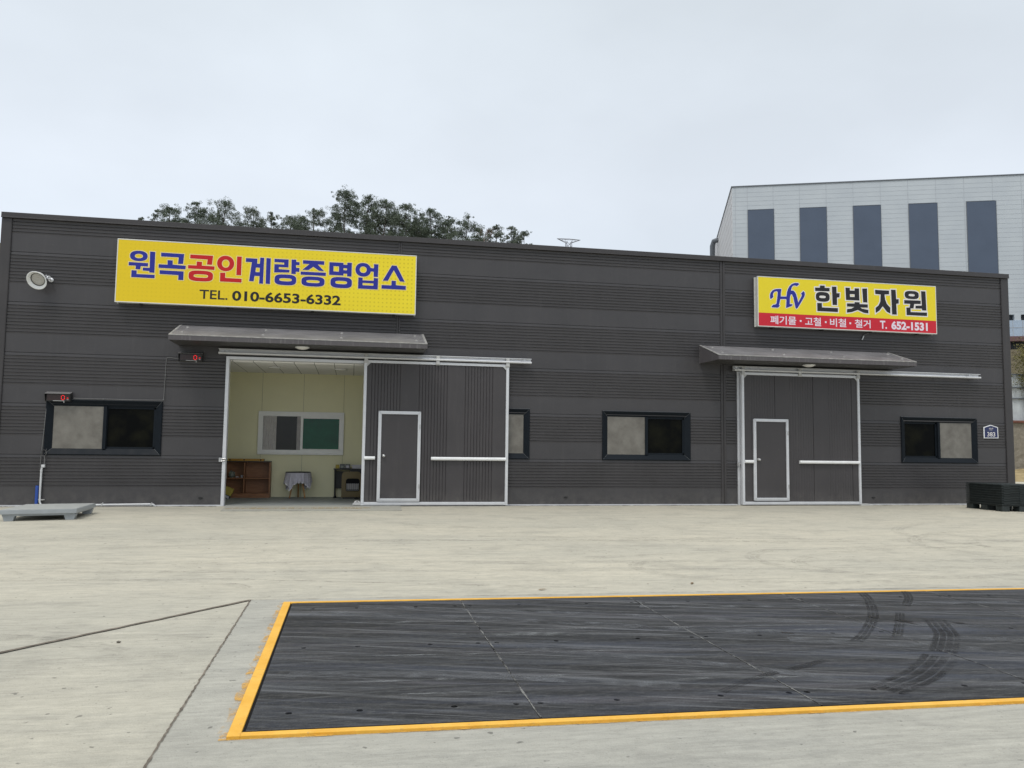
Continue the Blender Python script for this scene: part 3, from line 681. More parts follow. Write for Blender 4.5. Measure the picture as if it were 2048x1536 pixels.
def track(x0, x1, hang, stop):
    w = MB(); y0, y1 = -.205, -.10
    # C section: top lip, web and rolled bottom lip
    w.prism([(y1, 3.40), (y1, 3.522), (y0+.01, 3.522), (y0+.01, 3.508), (y1-.02, 3.508), (y1-.02, 3.452), (y0-.008, 3.447), (y0-.016, 3.428), (y0-.008, 3.404)], x0, x1, axis='x')
    for i in range(int((x1-x0)/1.1)+1):
        xx = x0+.35+i*1.1
        if xx < x1: w.box(xx-.03, xx+.03, y1, .01, 3.41, 3.50)
    tr = w.build('door_track', 'alu', wh, .003)
    for xx in stop:
        s = MB(); s.box(xx-.02, xx+.02, y1-.06, y1-.02, 3.455, 3.505); s.box(xx-.07, xx+.05, y1-.05, y1-.022, 3.462, 3.480)
        s.tube([(xx+.03, y1-.06, 3.48), (xx+.03, y1-.02, 3.48)], .018, 10)
        s.build('track_stop', 'steel', tr)
    return tr
track(-2.978, 4.203, None, (-2.80, 4.03))
track(9.478, 16.67, None, (9.55, 16.36))

def sliding_door(x0, x1, wick, bars, gx0, hangs, soft):
    zt, zb = 3.368, .022
    y = -.085
    grooves = []
    for k, gstart in enumerate(gx0):
        for i in range(10):
            xx = gstart+.0726*i
            if x0+.09 < xx < x1-.09: grooves.append((xx, 1.0 if (i == 9 or not soft) else .35))
    pr = [(x0+.03, 0)]
    for xx, k in sorted(grooves):
        pr += [(xx-.009, 0), (xx-.003, .013*k), (xx+.003, .013*k), (xx+.009, 0)]
    pr.append((x1-.03, 0))
    p = MB()
    for (xa, ya), (xb_, yb) in zip(pr[:-1], pr[1:]):
        p.quad((xa, y-.06+ya, zb+.03), (xb_, y-.06+yb, zb+.03), (xb_, y-.06+yb, zt-.03), (xa, y-.06+ya, zt-.03))
    p.box(x0+.03, x1-.03, y-.038, y, zb+.03, zt-.03)
    d = p.build('sliding_door', 'doorskin', wh)
    f = MB(); fy0, fy1 = y-.085, y+.012
    f.box(x0, x0+.068, fy0, fy1, zb, zt); f.box(x1-.068, x1, fy0, fy1, zb, zt)
    f.box(x0+.068, x1-.068, fy0+.003, fy1, zb, zb+.075); f.box(x0+.068, x1-.068, fy0+.003, fy1, zt-.06, zt)
    f.box(x0+.012, x0+.056, fy0-.006, fy0, zb+.05, zt-.05); f.box(x1-.056, x1-.012, fy0-.006, fy0, zb+.05, zt-.05)
    f.box(x0+.08, x1-.08, fy0-.003, fy0+.003, zb+.018, zb+.058)
    f.build('door_frame', 'alu', d, .004)
    for xx, s in ((x0+.068, 1), (x1-.068, -1)):
        gs = MB(); gs.prism([(xx, zt-.06), (xx+s*.085, zt-.06), (xx, zt-.145)][::s], fy0-.004, fy0+.012)
        gs.build('corner_bracket', 'alu_dull', d)
    for xx in hangs:
        h = MB(); h.box(xx-.042, xx+.042, fy0-.03, fy0-.004, zt-.05, 3.515)
        h.tube([(xx, fy0-.04, 3.455), (xx, fy0-.03, 3.455)], .022, 10); h.box(xx-.05, xx+.05, fy0-.012, fy0-.002, zt-.07, zt-.0)
        h.build('door_hanger', 'alu_dull', d, .003)
    # pass door
    a, b, za, zb2 = wick
    wp = MB(); wp.box(a+.065, b-.065, y-.082, y-.05, za+.07, zb2-.075)
    wd = wp.build('pass_door', 'doorskin', d, .003)
    o_ = MB(); c_ = .066
    for (p0, p1, p2, p3) in (((a, za), (b, za), (b-c_, za+c_), (a+c_, za+c_)), ((b, za), (b, zb2), (b-c_, zb2-c_), (b-c_, za+c_)), ((b, zb2), (a, zb2), (a+c_, zb2-c_), (b-c_, zb2-c_)), ((a, zb2), (a, za), (a+c_, za+c_), (a+c_, zb2-c_))):
        o_.prism([p0, p1, p2, p3], y-.105, y-.058)
        # raised bead on the profile
        m0 = [((p0[0]*.45+p3[0]*.55), (p0[1]*.45+p3[1]*.55)), ((p1[0]*.45+p2[0]*.55), (p1[1]*.45+p2[1]*.55))]
        q0 = [((p0[0]*.12+p3[0]*.88), (p0[1]*.12+p3[1]*.88)), ((p1[0]*.12+p2[0]*.88), (p1[1]*.12+p2[1]*.88))]
        o_.prism([m0[0], m0[1], q0[1], q0[0]], y-.115, y-.104)
    o_.build('pass_door_frame', 'alu', d, .003)
    k = MB(); kx, kz = a+.135, 1.155
    k.lathe([(.0, .0), (.042, .0), (.042, .008), (.016, .014), (.014, .035), (.030, .045), (.034, .060), (.026, .075), (0, .078)], (kx, y-.082, kz), Vector((0, -1, 0)), 18)
    k.build('door_knob', 'steel', d)
    for zz in (za+.35, zb2-.35):
        hg = MB(); hg.box(b-.025, b-.008, y-.122, y-.104, zz-.05, zz+.05); hg.build('hinge', 'alu_dull', d)
    for xa, xb_ in bars:
        q = MB(); cy, cz, rr = y-.105, 1.104, .040
        pts = [(cy+.03, cz-rr), (cy+.03, cz+rr)] + [(cy-.004-rr*.8*math.sin(R(t_)), cz+rr*math.cos(R(t_))) for t_ in range(20, 170, 15)]
        q.prism(pts, xa, xb_, axis='x'); q.build('push_bar', 'white', d, .003)
    b_ = MB(); b_.box(x0+.05, x1-.05, y-.02, y+.0, zb-.03, zb); b_.build('bottom_guide', 'black_metal', d)
    return d
sd1 = sliding_door(.238, 3.662, (.598, 1.572, .113, 2.19), ((.288, .535), (1.826, 3.600)), (.423, 1.525, 2.614), (.28, 1.945, 3.625), False)
sd1['label'] = 'left sliding door pushed open to the right'
sd2 = sliding_door(9.685, 13.025, (9.995, 10.958, .129, 2.187), ((9.74, 9.975), (11.26, 12.965)), (9.957, 11.033, 12.14), (9.725, 11.31, 12.985), True)
sd2['label'] = 'closed right sliding door'
ww = MB()
for xx in (.17, .21): ww.lathe([(.02, -.012), (.05, -.012), (.055, 0), (.05, .012), (.02, .012)], (xx-.03, -.13, .075), Vector((0, 1, 0)), 16)
ww.box(.06, .24, -.16, -.10, .028, .075); ww.build('guide_wheel', 'alu_dull', wh, .004)
ww = MB(); ww.box(12.98, 13.22, -.19, -.05, -.005, .045); ww.box(13.05, 13.35, -.17, -.08, -.01, .018); ww.build('floor_stop', 'alu_dull', wh, .006)

def canopy(x0, x1):
    c = MB(); bk, ft, lo, y = 4.03, 3.668, 3.568, -1.10
    c.prism([(0.0, lo+.004), (0.0, bk-.006), (y+.02, ft-.006), (y+.02, lo+.004)], x0, x1, axis='x')
    cp = c.build('canopy', 'soffit', wh)
    f = MB(); f.box(x0-.003, x1+.003, y, y+.025, lo, ft-.004)
    for xx, s in ((x0, -1), (x1, 1)):
        f.prism([(-.0, lo), (-.0, bk-.012), (y+.026, ft-.008), (y+.026, lo)], xx+(-.004 if s < 0 else .0), xx+(.0 if s < 0 else .004), axis='x')
    f.build('fascia', 'fascia', cp)
    def P(x, t_, h=0.0): return (x, y*t_, bk+(ft-bk)*t_+h)
    tp = MB()
    for t0, t1, a, b in ((.02, .50, x0+.03, x1-.03), (.53, .96, x0+.03, x1-.03)):
        tp.add([P(a, t0), P(b, t0), P(b, t1), P(a, t1), P(a, t0, .012), P(b, t0, .012), P(b, t1, .012), P(a, t1, .012)], [(4, 7, 6, 5), (0, 1, 5, 4), (1, 2, 6, 5), (2, 3, 7, 6), (3, 0, 4, 7)])
    tp.add([P(x0+.03, .50, .004), P(x1-.03, .50, .004), P(x1-.03, .53, .004), P(x0+.03, .53, .004)], [(0, 3, 2, 1)])
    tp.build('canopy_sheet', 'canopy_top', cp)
    e_ = MB()
    for a, b, t0, t1 in ((x0-.005, x1+.005, .965, 1.004), (x0-.005, x0+.045, 0, .965), (x1-.045, x1+.005, 0, .965)):
        e_.add([P(a, t0), P(b, t0), P(b, t1), P(a, t1), P(a, t0, .016), P(b, t0, .016), P(b, t1, .016), P(a, t1, .016)], [(4, 7, 6, 5), (0, 1, 5, 4), (1, 2, 6, 5), (2, 3, 7, 6), (3, 0, 4, 7)])
    e_.build('edge_strip', 'worn_edge', cp)
    nrm = Vector((0, -(bk-ft), 1.1)).normalized(); nrm = Vector((0, ft-bk, 1.1)).normalized()
    for t_ in (.26, .76):
        for i in range(4):
            xx = x0+.22+i*(x1-x0-.44)/3
            b = MB(); b.lathe([(0, .026), (.010, .026), (.012, .016), (.032, .013), (.038, .006), (.038, 0)][::-1], P(xx, t_, .012), nrm, 12)
            b.build('bolt', 'worn_edge', cp)
    return cp
canopy(-3.855, 1.605)['label'] = 'lean-to canopy over the open doorway'
canopy(8.62, 14.02)['label'] = 'lean-to canopy over the closed sliding door'

# interior room seen through the doorway
RX0, RX1, RY, RZ = -4.3, 2.6, 3.0, 3.27
w = MB(); w.box(RX0-.1, RX1+.1, RY, RY+.1, .02, RZ+.1)
w.box(RX0-.1, RX0, .16, RY, .02, RZ+.1); w.box(RX1, RX1+.1, .16, RY, .02, RZ+.1)
for a, b, za, zb_ in ((RX0, -2.79, .02, RZ), (.62, RX1, .02, RZ), (-2.79, .62, 3.37, 3.45)):
    w.box(a, b, .14, .16, za, zb_)
w.build('room_wall', 'inwall', wh)
w = MB()
for xx in (-3.4, -2.34, -1.28, -.232, .82): w.box(xx-.003, xx+.003, RY-.003, RY, .02, RZ)
w.build('panel_seam', 'seam', wh)
w = MB(); w.box(RX0, RX1, .16, RY, RZ, RZ+.06); w.build('room_ceiling', 'ceil', wh)
w = MB(); w.box(RX0, RX1, -.02, RY, -.05, .02); w.build('room_floor', 'infloor', wh)
# white framed inner window
x0, x1, z0, z1 = -2.415, -.213, 1.125, 2.26
w = MB(); t_ = .125; y0, y1 = RY-.055, RY-.002
for a, b, c, d in ((x0, x1, z0, z0+t_), (x0, x1, z1-t_, z1), (x0, x0+t_, z0+t_, z1-t_), (x1-t_, x1, z0+t_, z1-t_), (-1.335, -1.27, z0+t_, z1-t_), (-1.27, x1-t_, z1-t_-.05, z1-t_), (-1.27, x1-t_, z0+t_, z0+t_+.03)):
    w.box(a, b, y0, y1, c, d)
w.box(x0+.035, x1-.035, y0-.008, y0, z0+.03, z0+.045); w.box(x0+.035, x1-.035, y0-.008, y0, z1-.045, z1-.03)
iw = w.build('inner_window', 'upvc', wh, .006)
w = MB(); w.quad((-2.29, RY-.02, 1.25), (-1.335, RY-.02, 1.25), (-1.335, RY-.02, 2.14), (-2.29, RY-.02, 2.14)); w.build('pane', 'grey_pane', iw)
w = MB(); w.quad((-1.27, RY-.018, 1.28), (-.338, RY-.018, 1.28), (-.338, RY-.018, 2.09), (-1.27, RY-.018, 2.09)); w.build('pane', 'green_pane', iw)
for a, b in ((-2.285, -1.95), (-1.43, -1.34)):
    w = MB(); n = 24; vs = []
    for i in range(n+1):
        xx = a+(b-a)*i/n; yy = RY-.032+.010*math.sin(i*1.55)
        vs += [(xx, yy, 1.25), (xx, yy, 2.14)]
    w.add(vs, [(2*i, 2*i+2, 2*i+3, 2*i+1) for i in range(n)], 0, True); w.build('curtain', 'curtain', iw)
for x, y, lb in ((-1.89, 1.25, 'left round white ceiling light inside the open doorway'), (-.30, 1.26, 'right round white ceiling light inside the open doorway')):
    t_ = thing('ceiling_light', (x, y, RZ), lb, 'light', 'round lights in the doorway ceiling')
    w = MB(); w.lathe([(.12, 0), (.15, -.004), (.155, -.02), (.13, -.028)], (x, y, RZ), Vector((0, 0, 1)), 24); w.build('rim', 'white', t_)
    w = MB(); w.lathe([(.13, -.026), (.08, -.034), (0, -.036)], (x, y, RZ), Vector((0, 0, 1)), 24); w.build('diffuser', 'lamp_white', t_)

# ================================================================ SIGNS
def sign(name, x0, x1, z0, z1, y, label, cat, group):
    t_ = thing(name, ((x0+x1)/2, y, z0), label, cat, group)
    w = MB(); l_ = .022
    w.box(x0+.012, x1-.012, y+.012, -.035, z0+.012, z1-.012)
    w.box(x0, x1, y-.004, y+.05, z0, z0+l_); w.box(x0, x1, y-.004, y+.05, z1-l_, z1)
    w.box(x0, x0+l_, y-.004, y+.05, z0+l_, z1-l_); w.box(x1-l_, x1, y-.004, y+.05, z0+l_, z1-l_)
    for a in (x0, x1-.03): w.box(a, a+.03, -.075, -.035, z0+.003, z1-.003)
    w.build('cabinet', 'sign_edge', t_, .004)
    for i in range(4):
        xx = x0+.5+i*(x1-x0-1.0)/3
        b = MB(); b.box(xx-.03, xx+.03, -.12, .02, z0-.012, z0+.010); b.build('bracket', 'black_metal', t_)
    return t_
YL = -.262
s1 = sign('sign_board', -5.18, 1.39, 4.455, 5.872, -.255, 'large yellow sign board with blue and red Korean lettering and a TEL number', 'sign', None)
w = MB(); w.quad((-5.158, -.256, 4.477), (1.368, -.256, 4.477), (1.368, -.256, 5.85), (-5.158, -.256, 5.85)); p_ = w.build('face_panel', 'yel_a', s1)
OL = (-5.18, 4.455)
w = MB(); put_glyphs(w, BLUE_STROKES, OL, -.2575, 0, .016, .016, .00003); put_glyphs(w, RED_STROKES, OL, -.2577, 0, .016, .016, .00003)
w.build('letter_outline', 'ink_cream', p_)
for part in (BLUE_STROKES[:7], BLUE_STROKES[7:]):
    w = MB(); put_glyphs(w, part, OL, -.2600, 0); w.build('lettering', 'ink_blue', p_)
w = MB(); put_glyphs(w, RED_STROKES, OL, -.2600, 0); w.build('lettering', 'ink_red', p_)
w = MB()
put_text(w, 'TEL.', OL[0]+1.755, OL[1]+.157, OL[0]+2.355, OL[1]+.363, -.2585, .012); w.build('lettering', 'ink_black', p_); w = MB()
put_text(w, '010-6653-6332', OL[0]+2.452, OL[1]+.146, OL[0]+4.842, OL[1]+.378, -.2585, .030)
w.build('lettering', 'ink_black', p_)

s2 = sign('sign_board', 10.12, 15.34, 4.555, 5.862, -.235, 'smaller yellow and red sign board with blue initials and black Korean lettering', 'sign', None)
OR_ = (10.12, 4.555)
w = MB(); w.quad((10.142, -.236, 4.915), (15.318, -.236, 4.915), (15.318, -.236, 5.84), (10.142, -.236, 5.84)); p_ = w.build('face_panel', 'yel_b', s2)
w = MB(); w.quad((10.142, -.236, 4.577), (15.318, -.236, 4.577), (15.318, -.236, 4.915), (10.142, -.236, 4.915)); p2_ = w.build('face_panel', 'red_band', s2)
w = MB(); put_glyphs(w, BLACK_STROKES, OR_, -.2375, 0, .030, .030, .00003); put_glyphs(w, LOGO_STROKES, OR_, -.2379, 0, .017, 0); w.build('letter_outline', 'ink_pale', p_)
w = MB(); put_glyphs(w, BLACK_STROKES, OR_, -.2400, 0); w.build('lettering', 'ink_black', p_)
w = MB(); put_glyphs(w, LOGO_STROKES, OR_, -.2400, 0); w.build('lettering', 'ink_blue', p_)
w = MB()
for body, a, b, c, d, bo in (('폐기물', .349, .076, 1.075, .298, .016), ('고철', 1.325, .076, 1.783, .300, .016), ('비철', 2.04, .078, 2.51, .300, .016), ('철거', 2.759, .08, 3.224, .300, .016),
                        ('T.', 3.502, .082, 3.708, .298, .03), ('652-1531', 3.842, .076, 4.934, .302, .042)):
    w = MB(); put_text(w, body, OR_[0]+a, OR_[1]+b, OR_[0]+c, OR_[1]+d, -.2385, bo); w.build('lettering', 'ink_lilac', p2_)
for xx in (1.202, 1.918, 2.629):
    w = MB(); w.box(OR_[0]+xx-.024, OR_[0]+xx+.024, -.2390, -.2380, OR_[1]+.165, OR_[1]+.213); w.build('middle_dot', 'ink_lilac', p2_)
cb = MB(); cb.tube([(13.45, -.05, 4.57), (13.40, -.06, 4.52), (13.30, -.05, 4.50), (13.26, -.04, 4.43), (13.225, -.04, 4.36)], .010, 6)
o = cb.build('cable_tail', 'cable'); tag(o, 'short loose cable end hanging under the yellow and red sign', 'cable')
cb = MB(); cb.tube([(13.275, -.041, 4.455), (13.222, -.041, 4.352)], .017, 7); w_ = cb.build('cable_sleeve', 'pvc', o)

n_ = thing('number_plate', (17.09, -.03, 1.80), 'small navy house shaped plate reading 383 beside the far right window', 'sign')
P5 = [(16.866, 1.797), (17.314, 1.803), (17.309, 2.098), (17.085, 2.157), (16.866, 2.092)]
w = MB(); w.prism(P5, -.030, -.012); w.build('plate', 'white', n_, .003)
c_ = (17.089, 1.97)
w = MB(); w.fill([[(c_[0]+(a-c_[0])*.905, c_[1]+(b-c_[1])*.905) for a, b in P5]], -.0325); pl = w.build('plate_face', 'navy', n_)
w = MB(); put_text(w, '383', 16.966, 1.845, 17.214, 1.962, -.0345, .010); w.build('lettering', 'ink_pale', pl); w = MB()
for k, ch in enumerate(('서', '운', '로')): put_text(w, ch, 17.018+k*.05, 2.046, 17.056+k*.05, 2.08, -.0345, .02)
w.build('lettering', 'ink_pale', pl); w = MB(); w.box(17.032, 17.128, -.0345, -.0335, 2.020, 2.027); w.build('underline', 'ink_pale', pl)
w = MB(); w.box(16.895, 17.285, -.0345, -.0333, 1.992, 2.000); w.build('divider_line', 'fac_dark', pl)

# ================================================================ LAMPS
ax = Vector((-.13, -.86, -.58)).normalized(); fc = Vector((-6.725, -.34, 4.835))
fl = thing('floodlight', (-6.62, 0, 4.90), 'round white bell shaped floodlight on the wall left of the big sign', 'light')
w = MB(); w.lathe([(.0, -.135), (.10, -.135), (.135, -.125), (.155, -.10), (.202, .0), (.210, .006), (.204, .012), (.188, .004), (.150, -.045)], fc, ax, 40); w.build('reflector', 'white', fl)
w = MB(); w.lathe([(.151, -.056), (.138, -.066), (.132, -.058)], fc, ax, 40); w.build('lens_rim', 'lens_rim', fl)
w = MB(); w.lathe([(.133, -.060), (.09, -.050), (.05, -.046), (.045, -.050), (.02, -.048), (0, -.046)], fc, ax, 40); w.build('lens', 'lens', fl)
w = MB()
bc = fc-ax*.16
w.lathe([(0, -.05), (.05, -.05), (.065, -.03), (.065, .03), (.075, .035)], bc, ax, 20)
for k in range(10):
    a_ = 2*math.pi*k/10; e1 = ax.orthogonal().normalized(); e2 = ax.cross(e1); d_ = math.cos(a_)*e1+math.sin(a_)*e2
    w.tube([bc+d_*.068-ax*.03, bc+d_*.075+ax*.03], .007, 5)
w.build('lamp_housing', 'white', fl)
w = MB(); w.tube([bc-ax*.02+Vector((.10, 0, .05)), Vector((-6.555, -.13, 4.92)), Vector((-6.555, -.02, 4.92))], .016, 8); w.lathe([(.0, 0), (.05, 0), (.05, .02), (0, .02)], (-6.555, -.0, 4.92), Vector((0, -1, 0)), 16)
w.lathe([(.018, -.02), (.042, -.02), (.042, .02), (.018, .02), (.018, -.02)], Vector((-6.545, -.2, 4.93)), Vector((.8, -.6, .1)), 14)
w.build('mounting_arm', 'alu', fl)
for x, lb in ((-1.135, 'round white lamp under the canopy over the open doorway'), (11.275, 'round white lamp under the canopy of the closed right door')):
    t_ = thing('canopy_light', (x, -.66, 3.568), lb, 'light', 'round lamps under the canopies')
    w = MB(); w.lathe([(.11, 0), (.15, -.003), (.158, -.018), (.15, -.030), (.13, -.034)], (x, -.66, 3.568), Vector((0, 0, 1)), 28); w.build('rim', 'white', t_)
    w = MB(); w.lathe([(.138, -.028), (.12, -.044), (.08, -.060), (.04, -.067), (0, -.069)], (x, -.66, 3.568), Vector((0, 0, 1)), 28); w.build('diffuser', 'lamp_white', t_)

# ================================================================ WEIGHT DISPLAYS AND CABLES
def led_display(x0, z0, label):
    L_, H_, D_ = .50, .165, .17
    t_ = thing('weight_display', (x0+L_/2, 0, z0), label, 'display', 'red digit weight displays')
    w = MB(); w.box(x0+.012, x0+L_-.012, -.10, -.01, z0, z0+H_-.004); w.build('housing', 'black_metal', t_, .004)
    w = MB()
    sp = [(-.01, z0+H_+.045), (-.01, z0+H_+.037), (-D_, z0+H_-.008), (-D_, z0+H_)]
    w.prism(sp, x0-.005, x0+L_+.005, axis='x'); w.build('hood', 'hood', t_)
    w = MB()
    for a in (x0-.005, x0+L_-.001): w.prism([(-.01, z0-.005), (-.01, z0+H_+.036), (-D_, z0+H_-.008), (-.105, z0-.005)], a, a+.006, axis='x')
    w.build('hood_side', 'black_metal', t_)
    w = MB(); w.quad((x0+.025, -.102, z0+.02), (x0+L_-.025, -.102, z0+.02), (x0+L_-.025, -.102, z0+H_-.02), (x0+.025, -.102, z0+H_-.02)); pn = w.build('display_panel', 'led_panel', t_)
    w = MB(); cx, cz, a, b, s = x0+.345, z0+.080, .031, .046, .010
    sh = .006
    for (xa, za, xb_, zb_) in ((-a+s, b-s/2, a-s, b+s/2), (-a+s, -b-s/2, a-s, -b+s/2), (-a-s/2, .004, -a+s/2, b-s), (-a-s/2, -b+s, -a+s/2, -.004), (a-s/2, .004, a+s/2, b-s), (a-s/2, -b+s, a+s/2, -.004)):
        w.box(cx+xa, cx+xb_, -.106, -.103, cz+za, cz+zb_)
    for k in range(3): w.box(x0+.425+.010*k, x0+.432+.010*k, -.106, -.103, z0+.062+.004*(k % 2), z0+.078+.004*(k % 2))
    w.build('lit_digit', 'led', pn)
    w = MB(); put_text(w, 'kg', x0+.425, z0+.030, x0+.455, z0+.052, -.1035, .02); w.build('unit_mark', 'ink_pale', pn)
    w = MB(); w.box(x0+.15, x0+.375, -.112, -.098, z0+.004, z0+.014); w.tube([(x0+.372, -.11, z0+.008), (x0+.372, -.11, z0-.03)], .008, 8); w.build('lower_rail', 'alu_dull', t_)
    return t_
led_display(-6.50, 2.262, 'red digit weight display mounted on the top left corner of a window')
led_display(-3.83, 3.225, 'red digit weight display under the canopy beside the open doorway')
w = MB()
w.tube([(-3.82, -.03, 3.285), (-3.90, -.022, 3.279), (-4.00, -.016, 3.292), (-4.08, -.016, 3.294), (-4.106, -.016, 3.27), (-4.113, -.016, 2.9), (-4.118, -.05, 2.36), (-4.13, -.055, 2.337), (-4.7, -.052, 2.329), (-5.35, -.052, 2.333), (-5.85, -.052, 2.333), (-5.97, -.05, 2.337)], .0075, 6)
for p in ((-4.113, -.018, 2.9), (-5.36, -.054, 2.333), (-4.122, -.052, 2.35)): w.box(p[0]-.014, p[0]+.014, p[1]-.008, p[1]+.01, p[2]-.012, p[2]+.012)
o = w.build('display_cable', 'cable'); tag(o, 'thin grey cable running from the doorway display down to the window top', 'cable')
w = MB()
w.tube([(-6.485, -.02, 2.26), (-6.500, -.036, 2.0), (-6.520, -.036, 1.5), (-6.535, -.036, 1.22), (-6.545, -.036, 1.05), (-6.55, -.02, .75)], .008, 6)
w.tube([(-6.49+.058*math.cos(R(t_)), -.06, 1.145+.066*math.sin(R(t_))) for t_ in range(0, 721, 20)], .008, 6)
w.tube([(-6.47, -.06, 1.085), (-6.462, -.05, 1.0), (-6.466, -.05, .87)], .009, 6)
w.tube([(-6.455, -.06, 1.15), (-6.44, -.062, 1.20), (-6.435, -.062, 1.235)], .005, 5)
o = w.build('coiled_cable', 'cable'); tag(o, 'black coiled cable hanging at the lower left corner of a window', 'cable')
w = MB()
w.tube([(-6.468, -.055, .895), (-6.470, -.055, .86), (-6.490, -.055, .85), (-6.506, -.055, .83), (-6.514, -.055, .76), (-6.516, -.055, .3), (-6.512, -.055, .10), (-6.48, -.06, .03), (-6.43, -.06, .02)], .021, 10)
cd = w.build('conduit_pipe', 'pvc'); tag(cd, 'pale grey upright conduit pipe on the wall below the coiled cable', 'pipe')
w = MB(); w.box(-6.515, -6.448, -.085, -.025, .835, .895); w.tube([(-6.513, -.055, .74), (-6.513, -.055, .79)], .025, 10); w.build('elbow', 'pvc', cd, .006)
w = MB(); w.box(-6.545, -6.44, -.062, -.01, .135, .155); w.tube([(-6.46, -.05, .145), (-6.42, -.05, .145)], .008, 6); w.build('clamp', 'alu_dull', cd)
w = MB(); w.tube([(-6.580, -.05, .445), (-6.580, -.05, -.02)], .032, 12); o = w.build('blue_pipe', 'blue_pvc'); tag(o, 'short upright blue plastic pipe against the wall behind the platform scale', 'pipe')
w = MB()
w.tube([(-6.4, -.07, .030), (-5.4, -.07, .034), (-4.9, -.07, .040), (-4.30, -.07, .048), (-4.225, -.07, .040), (-4.19, -.07, .0), (-4.178, -.07, -.03)], .024, 10)
cd = w.build('conduit_pipe', 'pvc'); tag(cd, 'pale grey conduit pipe lying along the foot of the wall right of the scale', 'pipe')
for xx in (-5.27, -4.27):
    w = MB(); w.box(xx-.012, xx+.012, -.098, -.01, .010, .068); w.box(xx-.008, xx+.008, -.03, -.015, .06, .085); w.build('clamp', 'alu_dull', cd)

# ================================================================ PLATFORM SCALE, PALLETS
e1 = Vector((1.16, .30)); e2 = Vector((.10, -1.46)); o0 = Vector((-6.10, -1.97))
def PS(u, v): return o0+e1*u+e2*v
def slab(mb, u0, u1, v0, v1, z0, z1, taper=0.0, mi=0):
    q = [(u0, v0), (u1, v0), (u1, v1), (u0, v1)]
    lo = [(PS(a+(taper if k in (0, 3) else -taper), b)) for k, (a, b) in enumerate(q)]
    hi = [PS(a, b) for a, b in q]
    g_ = gz(0, -2.7)
    mb.add([(p.x, p.y, z0+g_) for p in lo]+[(p.x, p.y, z1+g_) for p in hi], [(0, 1, 2, 3), (7, 6, 5, 4), (0, 4, 5, 1), (1, 5, 6, 2), (2, 6, 7, 3), (3, 7, 4, 0)], mi)
ps = thing('platform_scale', (-5.5, -2.6, gz(0, -2.6)), 'low grey steel platform scale on four feet on the concrete by the left wall', 'scale')
w = MB(); slab(w, 0, 1, 0, 1, .118, .192); w.build('platform', 'scale_grey', ps, .004)
w = MB(); slab(w, .015, .985, .012, .988, .192, .199); w.build('top_plate', 'scale_top', ps, .003)
w = MB(); slab(w, .03, .97, .93, .975, .085, .118); slab(w, .03, .97, .025, .07, .085, .118); slab(w, .93, .97, .07, .93, .095, .118); slab(w, .03, .07, .07, .93, .095, .118); w.build('frame_rail', 'scale_grey', ps)
for u in (.03, .82):
    for v in (.03, .88):
        w = MB(); slab(w, u, u+.165, v, v+.09, -.004, .100, .028); w.build('leg', 'scale_grey', ps, .004)

pc = Vector((15.40, -2.18)); pe1 = Vector((1.06, -.14)); pe2 = Vector((.0, 1.17))
def PP(u, v): return pc+pe1*u+pe2*v
def pslab(mb, u0, u1, v0, v1, z0, z1, ins=0.0):
    q = [(u0+ins, v0+ins), (u1-ins, v0+ins), (u1-ins, v1-ins), (u0+ins, v1-ins)]
    p = [PP(a, b) for a, b in q]
    mb.add([(a.x, a.y, z0) for a in p]+[(a.x, a.y, z1) for a in p], [(3, 2, 1, 0), (4, 5, 6, 7), (0, 1, 5, 4), (1, 2, 6, 5), (2, 3, 7, 6), (3, 0, 4, 7)])
order = ['topmost', 'second from the top', 'third from the top', 'fourth from the top', 'fifth from the top', 'fourth from the bottom', 'third from the bottom', 'second from the bottom', 'lowest']
gzp = gz(0, -1.7)
for k in range(9):
    low = k == 8
    z1 = .642-k*.058+gzp; z0 = z1-.050
    lb = f'black plastic pallet, {order[k]} in the stack at the right corner' if not low else 'black plastic pallet with feet on the concrete, lowest in the corner stack'
    dx = rnd.uniform(-.006, .006)
    t_ = thing('plastic_pallet', (pc.x, pc.y, z0), lb, 'pallet', 'black plastic pallets stacked at the corner')
    w = MB()
    pslab(w, 0+dx, 1+dx, 0, 1, z1-.022, z1 if k else z1-.006); pslab(w, 0.05+dx, .95+dx, .05, .95, z0-.007, z1-.022)
    pslab(w, 0.008+dx, .992+dx, .008, .992, z0+.002, z0+.017)
    if not k:
        for i in range(9): pslab(w, .02+i*.108, .10+i*.108, .01, .99, z1-.006, z1+.004)
    w.build('deck', 'pallet', t_, .003)
    if low:
        for u in (.0, .405, .81):
            for v in (.0, .405, .81):
                f = MB(); pslab(f, u, u+.19, v, v+.19, gzp-.004, z0-.004, .008); f.build('foot', 'pallet', t_, .004)
    else:
        for u in (.04, .42, .80):
            f = MB(); pslab(f, u, u+.16, -.008, .02, z0+.004, z0+.024); f.build('rim_rib', 'pallet', t_)

